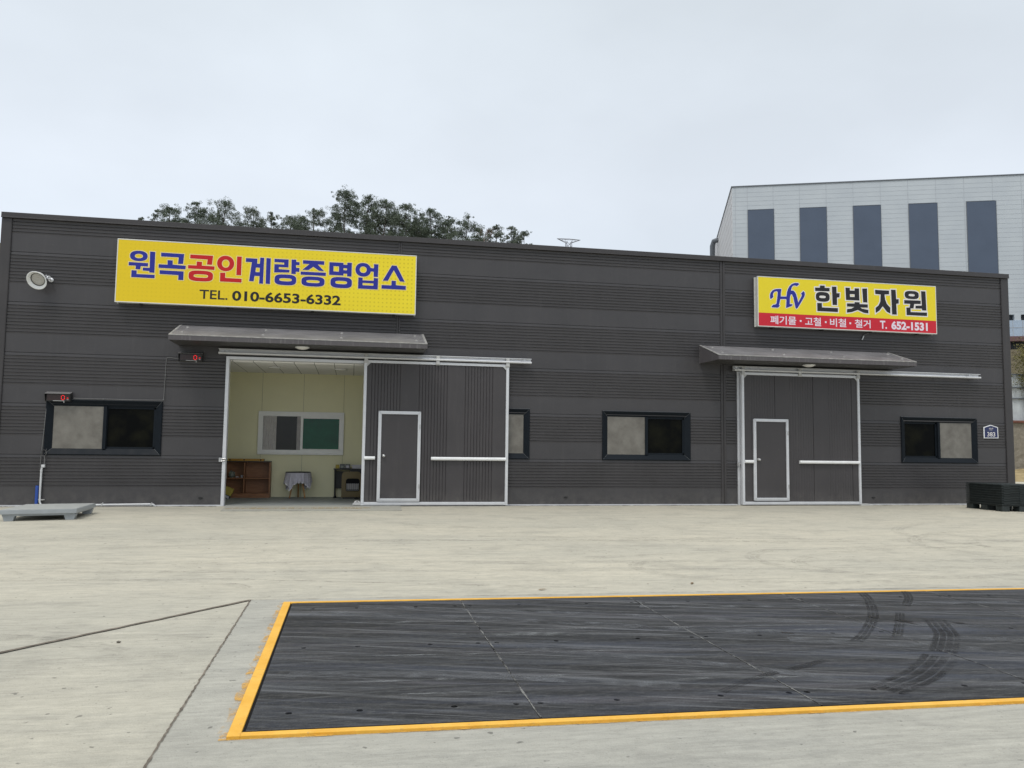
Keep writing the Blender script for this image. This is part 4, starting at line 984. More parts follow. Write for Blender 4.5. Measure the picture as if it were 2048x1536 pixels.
# ================================================================ WEIGHBRIDGE
wb = thing('weighbridge', (5.0, -13.2, gz(0, -13.2)), 'black steel weighbridge deck set flush in the concrete with a yellow painted edge', 'weighbridge')
Y0, Y1 = -14.755, -11.44
XS = [-.5, 1.03, 2.655, 4.245, 5.84, 7.43, 9.02, 10.6]
def gzb(y): return gz(0, y)
pit = MB(); pit.quad((-.52, PY(-.5, Y0-.02), gzb(Y0)+.006), (10.62, PY(10.6, Y0-.02), gzb(PY(10.6, Y0))+.006), (10.62, PY(10.6, Y1+.02), gzb(PY(10.6, Y1))+.006), (-.52, PY(-.5, Y1+.02), gzb(Y1)+.006))
pit.build('pit_edge', 'groove_dark', wb)
holes_y = (-11.725, -13.085, -14.485)
rel = (.205, .565, 1.115, 1.49)
for k in range(7):
    xa, xb_ = XS[k]+(.018 if k == 0 else .006), XS[k+1]-.006
    w = MB(); hx = [XS[k]+r_*(XS[k+1]-XS[k])/1.575 for r_ in (.215, .60, 1.13, 1.49)]
    if k: hx = [XS[k]+r_*(XS[k+1]-XS[k])/1.6 for r_ in (.055, .495, 1.115, 1.54)]
    ya, yb = Y0+.020, Y1-.016
    # plate with real round holes: grid cut round each hole
    cells_x = sorted({xa, xb_} | {h+s_*.06 for h in hx for s_ in (-1, 1) if xa < h+s_*.06 < xb_}); cells_y = sorted({ya, yb} | {h+s_*.06 for h in holes_y for s_ in (-1, 1)})
    def V(x, y, dz=0.0): yy = PY(x, y); return (x, yy, gzb(yy)+.014+dz)
    for i in range(len(cells_x)-1):
        for j in range(len(cells_y)-1):
            x_0, x_1, y_0, y_1 = cells_x[i], cells_x[i+1], cells_y[j], cells_y[j+1]
            hh = [(a, b) for a in hx for b in holes_y if x_0 < a < x_1 and y_0 < b < y_1 and abs(a-(x_0+x_1)/2) < .03]
            if not hh or x_1-x_0 > .13:
                w.quad(V(x_0, y_0), V(x_1, y_0), V(x_1, y_1), V(x_0, y_1)); continue
            a, b = hh[0]; n = 16; ring = []; sq = []
            for t_ in range(n):
                c, s_ = math.cos(2*math.pi*t_/n), math.sin(2*math.pi*t_/n); m_ = max(abs(c), abs(s_))
                ring.append(V(a+.019*c, b+.019*s_))
                sx = (x_1-a if c > 0 else a-x_0); sy = (y_1-b if s_ > 0 else b-y_0)
                sq.append(V(a+c/m_*sx, b+s_/m_*sy))
            low_ = [(p[0], p[1], p[2]-.007) for p in ring]
            w.add(ring+sq+low_, [(t_, n+t_, n+(t_+1) % n, (t_+1) % n) for t_ in range(n)])
            w.add(ring+low_, [(t_, (t_+1) % n, n+(t_+1) % n, n+t_) for t_ in range(n)])
    w.build('deck_plate', 'deck', wb)
def dzf(x, y): return gzb(y)
w = MB()
for x in XS[1:-1]: w.ribbon(wob((x, PY(x, Y0+.03)), (x-.0, PY(x, Y1-.02)), 30, .002), .012, .0155, 0, .003, dzf)
w.build('joint_dust', 'dust2', wb)
w = MB()
def bar(a, b, c, d, z=.018):
    q = [(a, c), (b, c), (b, d), (a, d)]
    lo = [(x, PY(x, y), gzb(PY(x, y))-.03) for x, y in q]; hi = [(x, PY(x, y), gzb(PY(x, y))+z) for x, y in q]
    w.add(lo+hi, [(3, 2, 1, 0), (4, 5, 6, 7), (0, 1, 5, 4), (1, 2, 6, 5), (2, 3, 7, 6), (3, 0, 4, 7)])
bar(-.565, -.5, Y0-.052, Y1+.045); bar(-.5, 10.65, Y0-.052, Y0); bar(-.5, 10.65, Y1, Y1+.045)
w.build('edge_angle', 'yellow_paint', wb, .003)
w = MB()
w.ribbon(wob((-.586, Y0-.04), (-.580, Y1+.05), 60, .006), .05, .0075, 0, .012, dzf)
w.ribbon([(-.6+i*.22, PY(-.6+i*.22, Y0-.062)) for i in range(50)], .03, .0075, 0, .006, dzf)
w.ribbon([(-.6+i*.22, PY(-.6+i*.22, Y1+.052)) for i in range(50)], .02, .0075, 0, .004, dzf)
w.build('overspray', 'overspray', wb)
# marks lying on the deck
w = MB(); Z = .0162
def spl(pts, n=10):
    out = []
    for i in range(len(pts)-1):
        p0, p1, p2, p3 = (Vector(pts[max(0, min(len(pts)-1, i+d_))]) for d_ in (-1, 0, 1, 2))
        for k in range(n):
            t_ = k/n
            q = .5*((2*p1)+(p2-p0)*t_+(2*p0-5*p1+4*p2-p3)*t_*t_+(3*p1-p0-3*p2+p3)*t_**3); out.append((q.x, q.y))
    return out+[tuple(pts[-1])]
w.ribbon(spl([(5.11, -11.62), (4.93, -12.0), (4.63, -12.48), (4.40, -12.8), (3.99, -13.28), (3.79, -13.47)]), .10, Z, 1, 0, dzf)
w.ribbon(spl([(4.95, -12.86), (4.71, -13.28), (4.59, -13.45), (4.36, -13.71), (4.22, -13.86)]), .20, Z+.0005, 0, 0, dzf)
w.ribbon(spl([(4.12, -13.96), (3.90, -14.16), (3.62, -14.38), (3.2, -14.62)]), .25, Z, 0, 0, dzf)
w.ribbon(spl([(3.55, -14.42), (3.30, -14.55), (3.05, -14.68)]), .22, Z, 3, 0, dzf)
w.ribbon(spl([(4.83, -12.58), (4.56, -12.94), (4.20, -13.39)]), .085, Z, 1, 0, dzf)
w.ribbon(spl([(5.62, -11.6), (5.4, -11.95), (5.1, -12.3)]), .09, Z, 1, 0, dzf)
w.ribbon(spl([(2.75, -14.15), (2.45, -14.32), (2.2, -14.5)]), .07, Z, 1, 0, dzf)
w.ribbon(spl([(3.25, -13.93), (3.0, -14.05), (2.85, -14.13)]), .07, Z, 1, 0, dzf)
w.ribbon(spl([(6.7, -11.75), (6.4, -12.2), (5.9, -12.9), (5.4, -13.4)]), .22, Z, 3, 0, dzf)
w.ribbon(spl([(5.2, -12.95), (5.15, -13.3), (4.95, -13.75)]), .26, Z, 3, 0, dzf)
for (p, q, wd) in (((.75, -12.83), (2.1, -13.0), .12), ((1.2, -12.72), (4.2, -12.95), .05), ((-.2, -12.3), (1.4, -12.45), .05), ((-.2, -13.35), (2.9, -13.55), .03), ((2.7, -13.02), (4.2, -13.1), .06), ((.3, -14.25), (1.0, -14.3), .04), ((-.3, -13.95), (1.9, -14.05), .045), ((1.9, -14.2), (3.0, -14.28), .05)):
    w.ribbon(wob(p, q, 16, .01), [wd*math.sin(math.pi*(i+.15)/16.3)**.7 for i in range(17)], Z, 2, .004, dzf)
for pts, wd in (([(-.3, -11.9), (1.2, -12.35), (2.8, -12.95), (4.6, -13.5), (6.5, -13.9)], .16), ([(.1, -11.7), (1.9, -12.2), (3.6, -12.75), (5.4, -13.2)], .12), ([(-.35, -13.75), (.8, -13.95), (2.0, -14.35)], .14),
                ([(1.2, -13.3), (2.4, -13.9), (3.4, -14.6)], .12), ([(2.6, -12.0), (4.4, -12.2), (6.4, -12.25)], .12), ([(3.3, -13.35), (4.4, -13.75), (5.6, -14.4)], .18)):
    w.ribbon(spl(pts), wd, Z, 4, 0, dzf)
w.build('tyre_mark', ['tyre', 'tyre2', 'dust', 'scuff', 'streak'], wb)
w = MB()
for (a, b, c, d) in ((4.43, -12.685, 4.50, -12.755), (4.57, -12.84, 4.66, -13.03), (5.00, -12.97, 5.1, -13.06), (3.35, -13.125, 3.45, -13.178), (4.62, -12.86, 4.7, -12.93)):
    w.ribbon(wob((a, b), (c, d), 6, .006), [.01, .035, .05, .055, .05, .035, .01], Z+.001, 0, .004, dzf)
w.build('oil_stain', 'oil', wb)

# ================================================================ SMALL THINGS ON THE GROUND
def pebble(x, y, r, label, grp=None):
    bm = bmesh.new(); bmesh.ops.create_icosphere(bm, subdivisions=2, radius=r)
    for v in bm.verts: v.co = Vector((v.co.x*1.25, v.co.y, v.co.z*.75))*(1+rnd.uniform(-.18, .18))
    me = bpy.data.meshes.new('pebble'); bm.to_mesh(me); bm.free(); me.materials.append(M['stone'])
    o = bpy.data.objects.new('pebble', me); o.location = (x, y, gz(x, y)+r*.6); COL.objects.link(o); return tag(o, label, 'stone', grp)
pebble(-1.61, -12.70, .012, 'single dark pebble on the concrete left of the weighbridge')
for x, y, a in ((1.93, -11.02, .3), (3.62, -10.85, 1.0), (-6.1, -7.6, .6)):
    pts = [(-.05, 0), (-.02, .016), (.03, .012), (.055, 0), (.03, -.010), (-.02, -.014)]
    w = MB(); zz = gz(x, y)
    ca, sa = math.cos(a), math.sin(a)
    w.add([(x+p*ca-q*sa, y+p*sa+q*ca, zz+.008+.25*abs(q)) for p, q in pts], [(0, 1, 2, 3), (0, 3, 4, 5)])
    o = w.build('dry_leaf', 'leaf')
    tag(o, {1.93: 'curled dry leaf beside the far yellow edge near the first deck joint', 3.62: 'small dry leaf on the concrete behind the middle of the weighbridge', -6.1: 'small dry leaf on the open concrete at the far left'}[x], 'leaf')

# ================================================================ INSIDE THE OPEN DOORWAY
sh = thing('bookshelf', (-2.62, 2.8, .02), 'low brown wooden shelf with four open compartments inside the doorway', 'shelf')
xa, xb_, ya, yb, zt = -3.22, -2.035, 2.62, 2.965, .955
w = MB(); w.box(xa, xb_, ya-.01, yb, zt-.028, zt); w.build('top', 'wood_dark', sh, .003)
for a in (xa, xb_-.03): w = MB(); w.box(a, a+.03, ya, yb, .02, zt-.028); w.build('side_panel', 'wood', sh, .002)
w = MB(); w.box(-2.692, -2.667, ya+.008, yb-.01, .13, zt-.028); w.build('divider', 'wood', sh, .002)
w = MB(); w.box(xa+.03, -2.692, ya+.006, yb-.01, .503, .527); w.box(-2.667, xb_-.03, ya+.006, yb-.01, .503, .527); w.build('shelf_board', 'wood', sh, .002)
w = MB(); w.box(xa+.03, xb_-.03, ya+.004, yb-.01, .02, .13); w.build('plinth', 'wood', sh, .002)
w = MB(); w.box(xa+.03, xb_-.03, yb-.01, yb, .13, zt-.028); w.build('back_panel', 'wood', sh)
lv = thing('spirit_level', (-2.65, 2.70, zt), 'long ochre spirit level lying on the brown shelf', 'tool')
w = MB(); w.box(-3.10, -2.205, 2.69, 2.715, zt, zt+.058); w.build('bar', 'ochre', lv, .003)
for a in (-3.05, -2.70, -2.29): w = MB(); w.lathe([(.0, 0), (.020, 0), (.020, .004), (0, .004)], (a, 2.69, zt+.03), Vector((0, -1, 0)), 14); w.build('vial', 'black_metal', lv)
w = MB(); w.box(-2.205, -2.196, 2.688, 2.717, zt-.0, zt+.060); w.build('end_cap', 'black_metal', lv)
def lump(name, mat, x, y, z, sx, sy, sz, label, cat, seed, amp=.25):
    q = random.Random(seed); bm = bmesh.new(); bmesh.ops.create_icosphere(bm, subdivisions=3, radius=1)
    for v in bm.verts:
        k = 1+amp*(math.sin(v.co.x*5+seed)*math.cos(v.co.y*4+seed*2)+.5*math.sin(v.co.z*9+seed))*.6+q.uniform(-.06, .06)
        v.co = Vector((v.co.x*sx*k, v.co.y*sy*k, max(-sz*.8, v.co.z*sz*k)))
    me = bpy.data.meshes.new(name); bm.to_mesh(me); bm.free(); me.materials.append(M[mat])
    o = bpy.data.objects.new(name, me); o.location = (x, y, z+sz*.8); COL.objects.link(o); return tag(o, label, cat)
lump('wrapped_bundle', 'clearbag', -3.0, 2.76, .527, .075, .08, .10, 'grey green wrapped bundle in the upper left shelf compartment', 'bundle', 3)
lump('crumpled_cloth', 'paper', -2.86, 2.73, .527, .045, .05, .018, 'flat crumpled white cloth on the upper left shelf board', 'cloth', 5, .5)
lump('crumpled_cloth', 'paper', -2.745, 2.73, .527, .034, .04, .036, 'small white balled cloth beside the shelf divider', 'cloth', 8, .5)
T_ = Matrix.Translation((-3.03, 2.36, .135)) @ Matrix.Rotation(R(24), 4, 'Y')
bg = thing('standing_carton', (-3.03, 2.36, .02), 'mustard and dark carton leaning at the foot of the brown shelf', 'carton')
w = MB(); w.box(-.10, .10, -.06, .06, -.02, .17, T=T_); w.build('upper_half', 'mustard', bg, .004)
w = MB(); w.box(-.102, .102, -.062, .062, -.115, -.02, T=T_); w.build('lower_half', 'black_metal', bg, .004)
w = MB(); w.box(-.07, .075, -.066, -.062, -.095, -.035, T=T_); w.build('paper_label', 'paper', bg)

sx, sy = -1.335, 2.62
st = thing('round_stool', (sx, sy, .02), 'small round table on slanted wooden legs in the middle of the doorway', 'table')
w = MB(); w.lathe([(0, .672), (.30, .672), (.318, .676), (.318, .686), (.30, .690), (0, .690)], (sx, sy, 0), Vector((0, 0, 1)), 36); w.build('top', 'black_metal', st)
for a in (215, 325, 90, 305):
    if a == 305: continue
    c, s_ = math.cos(R(a)), math.sin(R(a))
    w = MB(); w.tube([(sx+.10*c, sy+.10*s_, .64), (sx+.235*c, sy+.235*s_, .02)], [.026, .017], 10); w.build('leg', 'leg_wood', st)
w = MB(); w.lathe([(.06, .635), (.15, .635), (.15, .655), (.06, .655)], (sx, sy, 0), Vector((0, 0, 1)), 20); w.build('apron_ring', 'leg_wood', st)
tcl = thing('lace_tablecloth', (sx, sy, .40), 'grey lilac tablecloth with a ragged pale lace hem draped over the small table', 'tablecloth')
N = 144; rows = 12; vs = []; w = MB()
for r__ in range(rows+1):
    for k in range(N):
        th_ = 2*math.pi*k/N; ph = th_-R(238)
        L_ = .60/max(abs(math.cos(ph-math.pi/4*0)), abs(math.sin(ph)), .001) if False else .0
        cc = max(abs(math.cos(ph+math.pi/4)), abs(math.sin(ph+math.pi/4)))
        drop = min(.53, .55/cc-.29)
        hem = .028*abs((k % 6)/3.0-1.0)
        t_ = r__/rows
        fold = (.020*math.sin(th_*17+.6)+.012*math.sin(th_*29+1.3))*t_
        rr = .322+.02*t_+fold
        z = .668-(drop-hem if r__ == rows else drop*(t_)*.985)
        vs.append((sx+rr*math.cos(th_), sy+rr*math.sin(th_), max(z, .06)))
w.add(vs, [(r__*N+k, r__*N+(k+1) % N, (r__+1)*N+(k+1) % N, (r__+1)*N+k) for r__ in range(rows-1) for k in range(N)], 0, True)
w.build('cloth', 'cloth', tcl)
w = MB(); w.add([(x, y, z-.0) for x, y, z in vs], [(r__*N+k, r__*N+(k+1) % N, (r__+1)*N+(k+1) % N, (r__+1)*N+k) for r__ in (rows-1,) for k in range(N)], 0, True); w.build('lace_hem', 'lace', tcl)

dk = thing('desk', (.2, 2.7, .02), 'dark desk with thin legs against the wall partly behind the sliding door', 'desk')
w = MB(); w.box(-.445, 1.0, 2.58, 2.97, .752, .782); w.build('top', 'black_metal', dk, .004)
w = MB(); w.box(-.02, .98, 2.60, 2.95, .69, .752); w.build('drawer_box', 'black_metal', dk, .004)
for a in (-.40, .92):
    for b in (2.64, 2.92):
        w = MB(); w.tube([(a, b, .752), (a+.005, b, .02)], [.026, .022], 10); w.lathe([(.022, 0), (.034, 0), (.034, .03), (.022, .035)], (a+.005, b, .02), Vector((0, 0, 1)), 12); w.build('leg', 'black_metal', dk)
w = MB(); w.box(-.38, .9, 2.90, 2.915, .25, .70); w.build('modesty_panel', 'black_metal', dk)
bx = MB(); bx.box(-.395, -.30, 2.66, 2.80, .782, .880); o = bx.build('small_carton', 'mustard', None, .003); tag(o, 'small mustard yellow carton on the left end of the dark desk', 'carton')
for k, (a, b, lb) in enumerate(((-.285, -.158, 'dark box with a pale face on the desk beside the yellow carton'), (-.15, -.022, 'dark box with a pale face on the desk beside the papers'))):
    t_ = thing('instrument_box', ((a+b)/2, 2.72, .782), lb, 'box', 'dark boxes on the desk')
    w = MB(); w.box(a, b, 2.63, 2.80, .782, .895); w.build('case', 'steelblue', t_, .006)
    w = MB(); w.box(a+.025, b-.03, 2.624, 2.63, .80, .862); w.build('face', 'paper' if k else 'clearbag', t_)
pp = MB(); pp.box(.02, .42, 2.64, 2.88, .782, .80); pp.box(.035, .40, 2.65, 2.87, .80, .838); pp.box(.01, .41, 2.66, 2.89, .838, .878)
o = pp.build('paper_stack', 'paper', None, .003); tag(o, 'stack of grey white papers on the desk beside the sliding door edge', 'papers')

ht = thing('gas_heater', (.04, 2.42, .02), 'bronze cabinet heater with a black grille standing in front of the desk', 'heater')
def rrect(x0, x1, z0, z1, r, n=8):
    out = []
    for cx, cz, a0 in ((x1-r[0], z0+r[0], -90), (x1-r[1], z1-r[1], 0), (x0+r[2], z1-r[2], 90), (x0+r[3], z0+r[3], 180)):
        k = [r[0], r[1], r[2], r[3]][[-90, 0, 90, 180].index(a0)]
        for i in range(n+1): out.append((cx+k*math.cos(R(a0+90*i/n)), cz+k*math.sin(R(a0+90*i/n))))
    return out
w = MB(); w.prism(rrect(-.215, .26, .05, .70, (.02, .10, .10, .02)), 2.32, 2.62); hb = w.build('cabinet', 'heater', ht, .012)
w = MB(); w.prism(rrect(-.165, .265, .07, .675, (.02, .09, .09, .02)), 2.305, 2.322); w.build('front_panel', 'heater', ht, .006)
w = MB(); w.prism(rrect(-.118, .235, .205, .535, (.05, .07, .07, .05)), 2.296, 2.306); hf = w.build('grille_recess', 'groove_dark', ht)
w = MB(); w.box(-.098, .205, 2.288, 2.296, .258, .405); w.build('ceramic_plate', 'grille', hf)
w = MB()
for i in range(7): w.tube([(-.098+i*.0505, 2.284, .25), (-.098+i*.0505, 2.284, .41)], .003, 5)
w.box(-.10, .21, 2.280, 2.286, .235, .242); w.build('guard_wire', 'alu_dull', hf)
for a in (-.17, .22): w = MB(); w.lathe([(.0, -.012), (.03, -.012), (.03, .012), (0, .012)], (a, 2.36, .05), Vector((1, 0, 0)), 14); w.build('castor', 'black_metal', ht)
w = MB(); w.box(-.20, .25, 2.30, 2.62, .035, .055); w.build('base_skirt', 'black_metal', ht, .004)
lump('dark_rag', 'black_metal', .17, 2.05, .02, .075, .05, .028, 'small dark heap on the floor in front of the heater', 'rag', 11)

# ================================================================ BACKGROUND
def sstep(a, b, x):
    t_ = max(0, min(1, (x-a)/(b-a))); return t_*t_*(3-2*t_)
def hill(x, y):
    L = -.6+(34.6*sstep(14, 112, y) if y < 112 else 34.6+(y-112)*.085)
    L -= .14*max(0, -8-x)*sstep(50, 112, y)+2.0*sstep(80, 112, y)
    L -= .10*max(0, x-30)*sstep(60, 130, y)
    Rr = -.6+3.7*sstep(20.4, 20.9, y)+10.6*sstep(24, 66, y)+16*sstep(108, 170, y)+(max(0, y-170)*.12)
    b = sstep(20, 34, x)
    b2 = 1-sstep(-160, -60, x)
    z = L*(1-b)+Rr*b
    return z*(1-b2*.5)
h = MB(); hx = [-220, -160, -120, -90]+[-75+i*5 for i in range(16)]+[3+i*3 for i in range(18)]+[60+i*8 for i in range(12)]+[170, 220]
hy = [14.5, 17, 19, 20.4, 20.6, 20.9, 22]+[24+i*6 for i in range(16)]+[124, 130, 140, 155, 170, 200, 240, 300, 360]
for j in range(len(hy)):
    for i in range(len(hx)):
        k = min(1, max(0, (hy[j]-24)/30))
        h.v.append((hx[i], hy[j], hill(hx[i], hy[j])+k*.7*math.sin(hx[i]*.31+hy[j]*.17)*math.cos(hy[j]*.23-hx[i]*.11)))
nx = len(hx)
h.faces([(j*nx+i, j*nx+i+1, (j+1)*nx+i+1, (j+1)*nx+i) for j in range(len(hy)-1) for i in range(nx-1)], 0, True)
struct(h.build('hill', 'hill'))
db = MB(); n = 22
for j in range(9):
    for i in range(n): 
        xx = 24+i*1.2; yy = 13.5+j*.85
        db.v.append((xx, yy, gz(xx, yy)-.05+.55*math.sin(math.pi*j/8)*sstep(24, 28, xx)*(.8+.35*math.sin(i*1.7+j))))
db.faces([(j*n+i, j*n+i+1, (j+1)*n+i+1, (j+1)*n+i) for j in range(8) for i in range(n-1)], 0, True)
struct(db.build('terrain', 'bank'))

# ---- pines along the crest
def pine(x, y, zt, wd, label, kind, seed, grp='pine trees on the hill behind the warehouse', lean=0.0):
    q = random.Random(seed); zb = hill(x, y)-.4; H = zt-zb
    t_ = thing('pine_tree', (x, y, zb), label, 'tree', grp)
    rx = wd*.70; vis = min(H*.9, max(4.6, wd*1.25)+2.8)
    cb = zt-vis
    tr = MB(); mid = []
    for k in range(7):
        f = k/6; mid.append(Vector((x+.25*wd*.25*math.sin(f*4+seed)+lean*f, y+.1*math.sin(f*5+seed*2), zb+(zt-.5-zb)*f)))
    tr.tube(mid, [.13*(1-.8*k/6)+.02 for k in range(7)], 7)
    pads = []
    npad = int(18+wd*6.4)
    for i in range(npad):
        f = q.random()**1.05
        zz = cb+vis*(.06+.90*f)
        rm = rx*max(.14, math.sin(math.pi*min(1, .26+f*.70))**.7)
        if q.random() < .2: rm *= 1.25
        a = q.uniform(0, 2*math.pi); rr = rm*math.sqrt(q.uniform(.12, 1))
        axp = x+lean*f
        pads.append((Vector((axp+rr*math.cos(a), y+rr*math.sin(a), zz)), q.uniform(.18, .33)*wd*.55+.24, f))
    pads.append((mid[-1]+Vector((0, 0, .15)), .30+.04*wd, 1.0))
    for i in range(int(4+wd*1.6)):
        f = q.uniform(.05, .75); a = q.uniform(0, 6.28); pads.append((Vector((x+lean*f+.35*rx*math.cos(a), y+.35*rx*math.sin(a), cb+vis*f)), .20*wd*.55+.3, f))
    for p, r_, f in pads:
        zz = min(zt-.6, p.z-.5); fz = (zz-zb)/(zt-.5-zb)
        k = min(5, int(fz*6)); a = mid[k].lerp(mid[k+1], fz*6-k)
        if (p-a).length > .3: tr.tube([a, a.lerp(p, .55)+Vector((0, 0, -.12)), p], [.035, .022, .01], 4, 0, False)
    tr.build('trunk', 'bark', t_)
    cw = MB(); V_, F_l = [], []
    for p, r_, f in pads:
        sub = [(p+Vector((q.gauss(0, .55)*r_, q.gauss(0, .55)*r_, q.gauss(0, .30)*r_)), q.uniform(.26, .5)*r_) for _ in range(9)]
        for c, cr_ in sub:
            for _ in range(34):
                d = Vector((q.gauss(0, 1), q.gauss(0, 1), q.gauss(0, .7)))
                d = d.normalized()*q.uniform(.35, 1.0)**.5*cr_
                n1 = Vector((q.gauss(0, 1), q.gauss(0, 1), q.gauss(.3, 1))).normalized(); e1_ = n1.orthogonal().normalized(); e2_ = n1.cross(e1_)
                s1_, s2_ = q.uniform(.07, .15), q.uniform(.022, .044)
                a_ = q.uniform(0, 6.28); u = math.cos(a_)*e1_+math.sin(a_)*e2_; v = n1.cross(u)
                o_ = len(V_); c0 = c+d
                V_ += [c0-u*s1_-v*s2_*.4, c0-v*s2_, c0+u*s1_, c0+v*s2_]
                F_l.append((o_, o_+1, o_+2, o_+3))
    cw.add(V_, F_l); cw.build('crown', kind, t_)
    return t_
PX = [(-36.7, 128, 40.6, 1.5), (-33.2, 124, 41.0, 2.2), (-29.5, 120, 40.4, 4.0), (-27.1, 124, 42.6, 4.3), (-21.7, 118, 41.4, 5.2), (-17.5, 120, 40.9, 4.4), (-15.7, 132, 44.0, 3.1), (-12.3, 136, 44.6, 4.5), (-7.2, 120, 41.8, 4.7), (-1.9, 112, 42.7, 5.0), (1.6, 120, 44.7, 3.3), (4.4, 116, 43.0, 4.4), (8.1, 120, 43.6, 4.0), (11.6, 132, 45.9, 2.7), (13.1, 124, 44.4, 4.0), (18.0, 140, 48.0, 2.0), (19.1, 120, 42.4, 5.5), (24.9, 124, 42.3, 2.7), (28.5, 128, 43.2, 2.6), (31.9, 132, 43.6, 2.7)]
LB = ['tiny pine tip barely showing above the roof edge at the far left', 'small narrow pine standing alone left of the first pine group', 'broad leaning pine at the left end of the first pine group', 'flat topped pine in the middle of the first pine group', 'round crowned pine at the right end of the first pine group', 'loose open pine just right of the first pine group', 'thin pale pine between two low crowned pines', 'low rounded green pine left of the dark layered pine', 'dark layered pine standing left of the tallest pine',
      'tallest pine with a dome top rising above the whole tree line', 'slim pine directly right of the tallest pine', 'second highest dense dark pine right of the tallest pine', 'dense dark pine closing the right side of the tallest clump', 'slender thin pine right of the dense dark clump', 'spiky dark pine right of the dense clump', 'small lone twiggy pine top behind the gap in the tree line', 'wide rounded pine behind the bare brown tree', 'small pine right of the bare brown tree', 'thin pine second from the right end of the tree line', 'last small pine at the right end of the tree line']
for i, (a, b, c, d) in enumerate(PX):
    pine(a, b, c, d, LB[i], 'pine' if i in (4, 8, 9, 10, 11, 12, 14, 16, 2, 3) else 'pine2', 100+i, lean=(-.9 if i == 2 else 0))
def understory(a, b, c, d, lb, s): pine(a, b, c, d, lb, 'pine', s, 'lower pines between the taller ones')
for k, (a, b, c, d, lb) in enumerate(((-3.8, 126, 43.0, 3.6, 'low dark pine filling the gap left of the tallest pine'), (3.0, 128, 44.4, 4.4, 'dark pine behind the tallest clump'), (7.0, 130, 44.3, 4.6, 'dark pine low behind the right side of the tallest clump'), (10.5, 122, 41.9, 4.2, 'low dark pine at the right foot of the tallest clump'), (15.8, 126, 42.6, 3.8, 'low dark pine left of the wide rounded pine'), (-24.3, 128, 42.0, 3.2, 'low pine between the flat topped and round crowned pines'), (-10.0, 126, 41.9, 3.6, 'low pine left of the dark layered pine'), (22.6, 128, 42.4, 2.8, 'low pine right of the bare brown tree foot'))):
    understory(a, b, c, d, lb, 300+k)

def bare_tree(x, y, zb, H, sp, label, seed):
    q = random.Random(seed); t_ = thing('bare_tree', (x, y, zb), label, 'tree')
    w = MB(); tw = MB()
    def grow(p, d, L, r, lev):
        e_ = p+d*L
        (w if lev < 2 else tw).tube([p, p.lerp(e_, .5)+Vector((q.gauss(0, .04), q.gauss(0, .04), .02))*L, e_], [r, r*.8, r*.6], 5 if lev < 2 else 3, 0, False)
        if lev >= 5: return
        for _ in range(q.choice((2, 3, 3))):
            nd = (d+Vector((q.gauss(0, sp), q.gauss(0, sp), q.gauss(.12, .25)))).normalized()
            grow(p.lerp(e_, q.uniform(.6, 1)), nd, L*q.uniform(.6, .85), max(.022, r*.55), lev+1)
    grow(Vector((x, y, zb)), Vector((0, 0, 1)), H*.30, .10, 0)
    w.build('trunk', 'bare', t_); tw.build('crown', 'bare', t_)
bare_tree(20.9, 112, 34.0, 5.0, .50, 'leafless brown tree in front of the wide rounded pine', 5)
bare_tree(31.8, 116, 33.0, 4.8, .38, 'leafless twiggy shrub top right of the last pine', 9)

# ---- lattice pylon far behind
py = thing('power_pylon', (86.4, 300, 48), 'distant lattice power pylon right of the tree line', 'pylon')
w = MB()
def leg_at(z): 
    f = (z-46)/(88.4-46); return 3.6*(1-f)+.95*f
for sx_ in (-1, 1):
    for sy_ in (-1, 1):
        w.tube([(86.3+sx_*3.6, 300+sy_*3.6, 46), (86.3+sx_*.95, 300+sy_*.95, 87.2)], .16, 4, 0, False)
z = 48.0
while z < 86:
    a, b = leg_at(z), leg_at(z+2.6)
    for sy_ in (-1, 1):
        w.tube([(86.3-a, 300+sy_*a, z), (86.3+b, 300+sy_*b, z+2.6)], .09, 4, 0, False); w.tube([(86.3+a, 300+sy_*a, z), (86.3-b, 300+sy_*b, z+2.6)], .09, 4, 0, False)
    z += 2.6
w.build('tower_body', 'pylon', py)
for z0, half in ((86.9, 5.0), (81.0, 5.6)):
    w = MB()
    for s_ in (-1, 1):
        tip = Vector((86.3+s_*half, 300, z0+1.3))
        for dy in (-.7, .7):
            w.tube([(86.3, 300+dy, z0+1.3), tip], .13, 4, 0, False); w.tube([(86.3+s_*.9, 300+dy, z0-.2), tip], .13, 4, 0, False)
        for f in (.3, .55, .8): w.tube([(86.3+s_*half*f, 300, z0+1.3), (86.3+s_*half*f, 300, z0-.2+1.5*f)], .08, 4, 0, False)
    w.build('crossarm', 'pylon', py)

# ---- large factory on the right
C0 = Vector((49.949, 80.641, 0)); U = Vector((.93169, -.36325, 0)); N_ = Vector((.36325, .93169, 0))
fac = thing('factory', (C0.x, C0.y, 13), 'large pale grey factory block with five dark blue vertical panels behind the warehouse', 'building')
FM = Matrix(((U.x, N_.x, 0, C0.x), (U.y, N_.y, 0, C0.y), (0, 0, 1, 0), (0, 0, 0, 1)))
ZT, ZB = 37.2, 19.06
w = MB(); w.box(.02, 62, 0, 34, ZB, ZT, T=FM); w.build('wall', 'fac', fac)
w = MB(); w.box(-.02, .02, .03, 33.9, 13.5, ZT-.02, T=FM); w.build('end_wall', 'fac_side', fac)
w = MB()
for k in range(30):
    z = ZT-.85-k*.605
    if z > ZB+.2: w.box(.05, 62, -.012, .0, z-.013, z+.013, T=FM)
for s in [.42, 2.0]+[5.36+3.4*i for i in range(17)]: w.box(s-.03, s+.03, -.014, .0, ZB, ZT, T=FM)
w.build('panel_joint', 'fac_seam', fac)
w = MB()
for i in range(14):
    y_ = 1.2+i*2.4; w.box(-.045, -.02, y_-.025, y_+.025, 14, ZT-.05, T=FM)
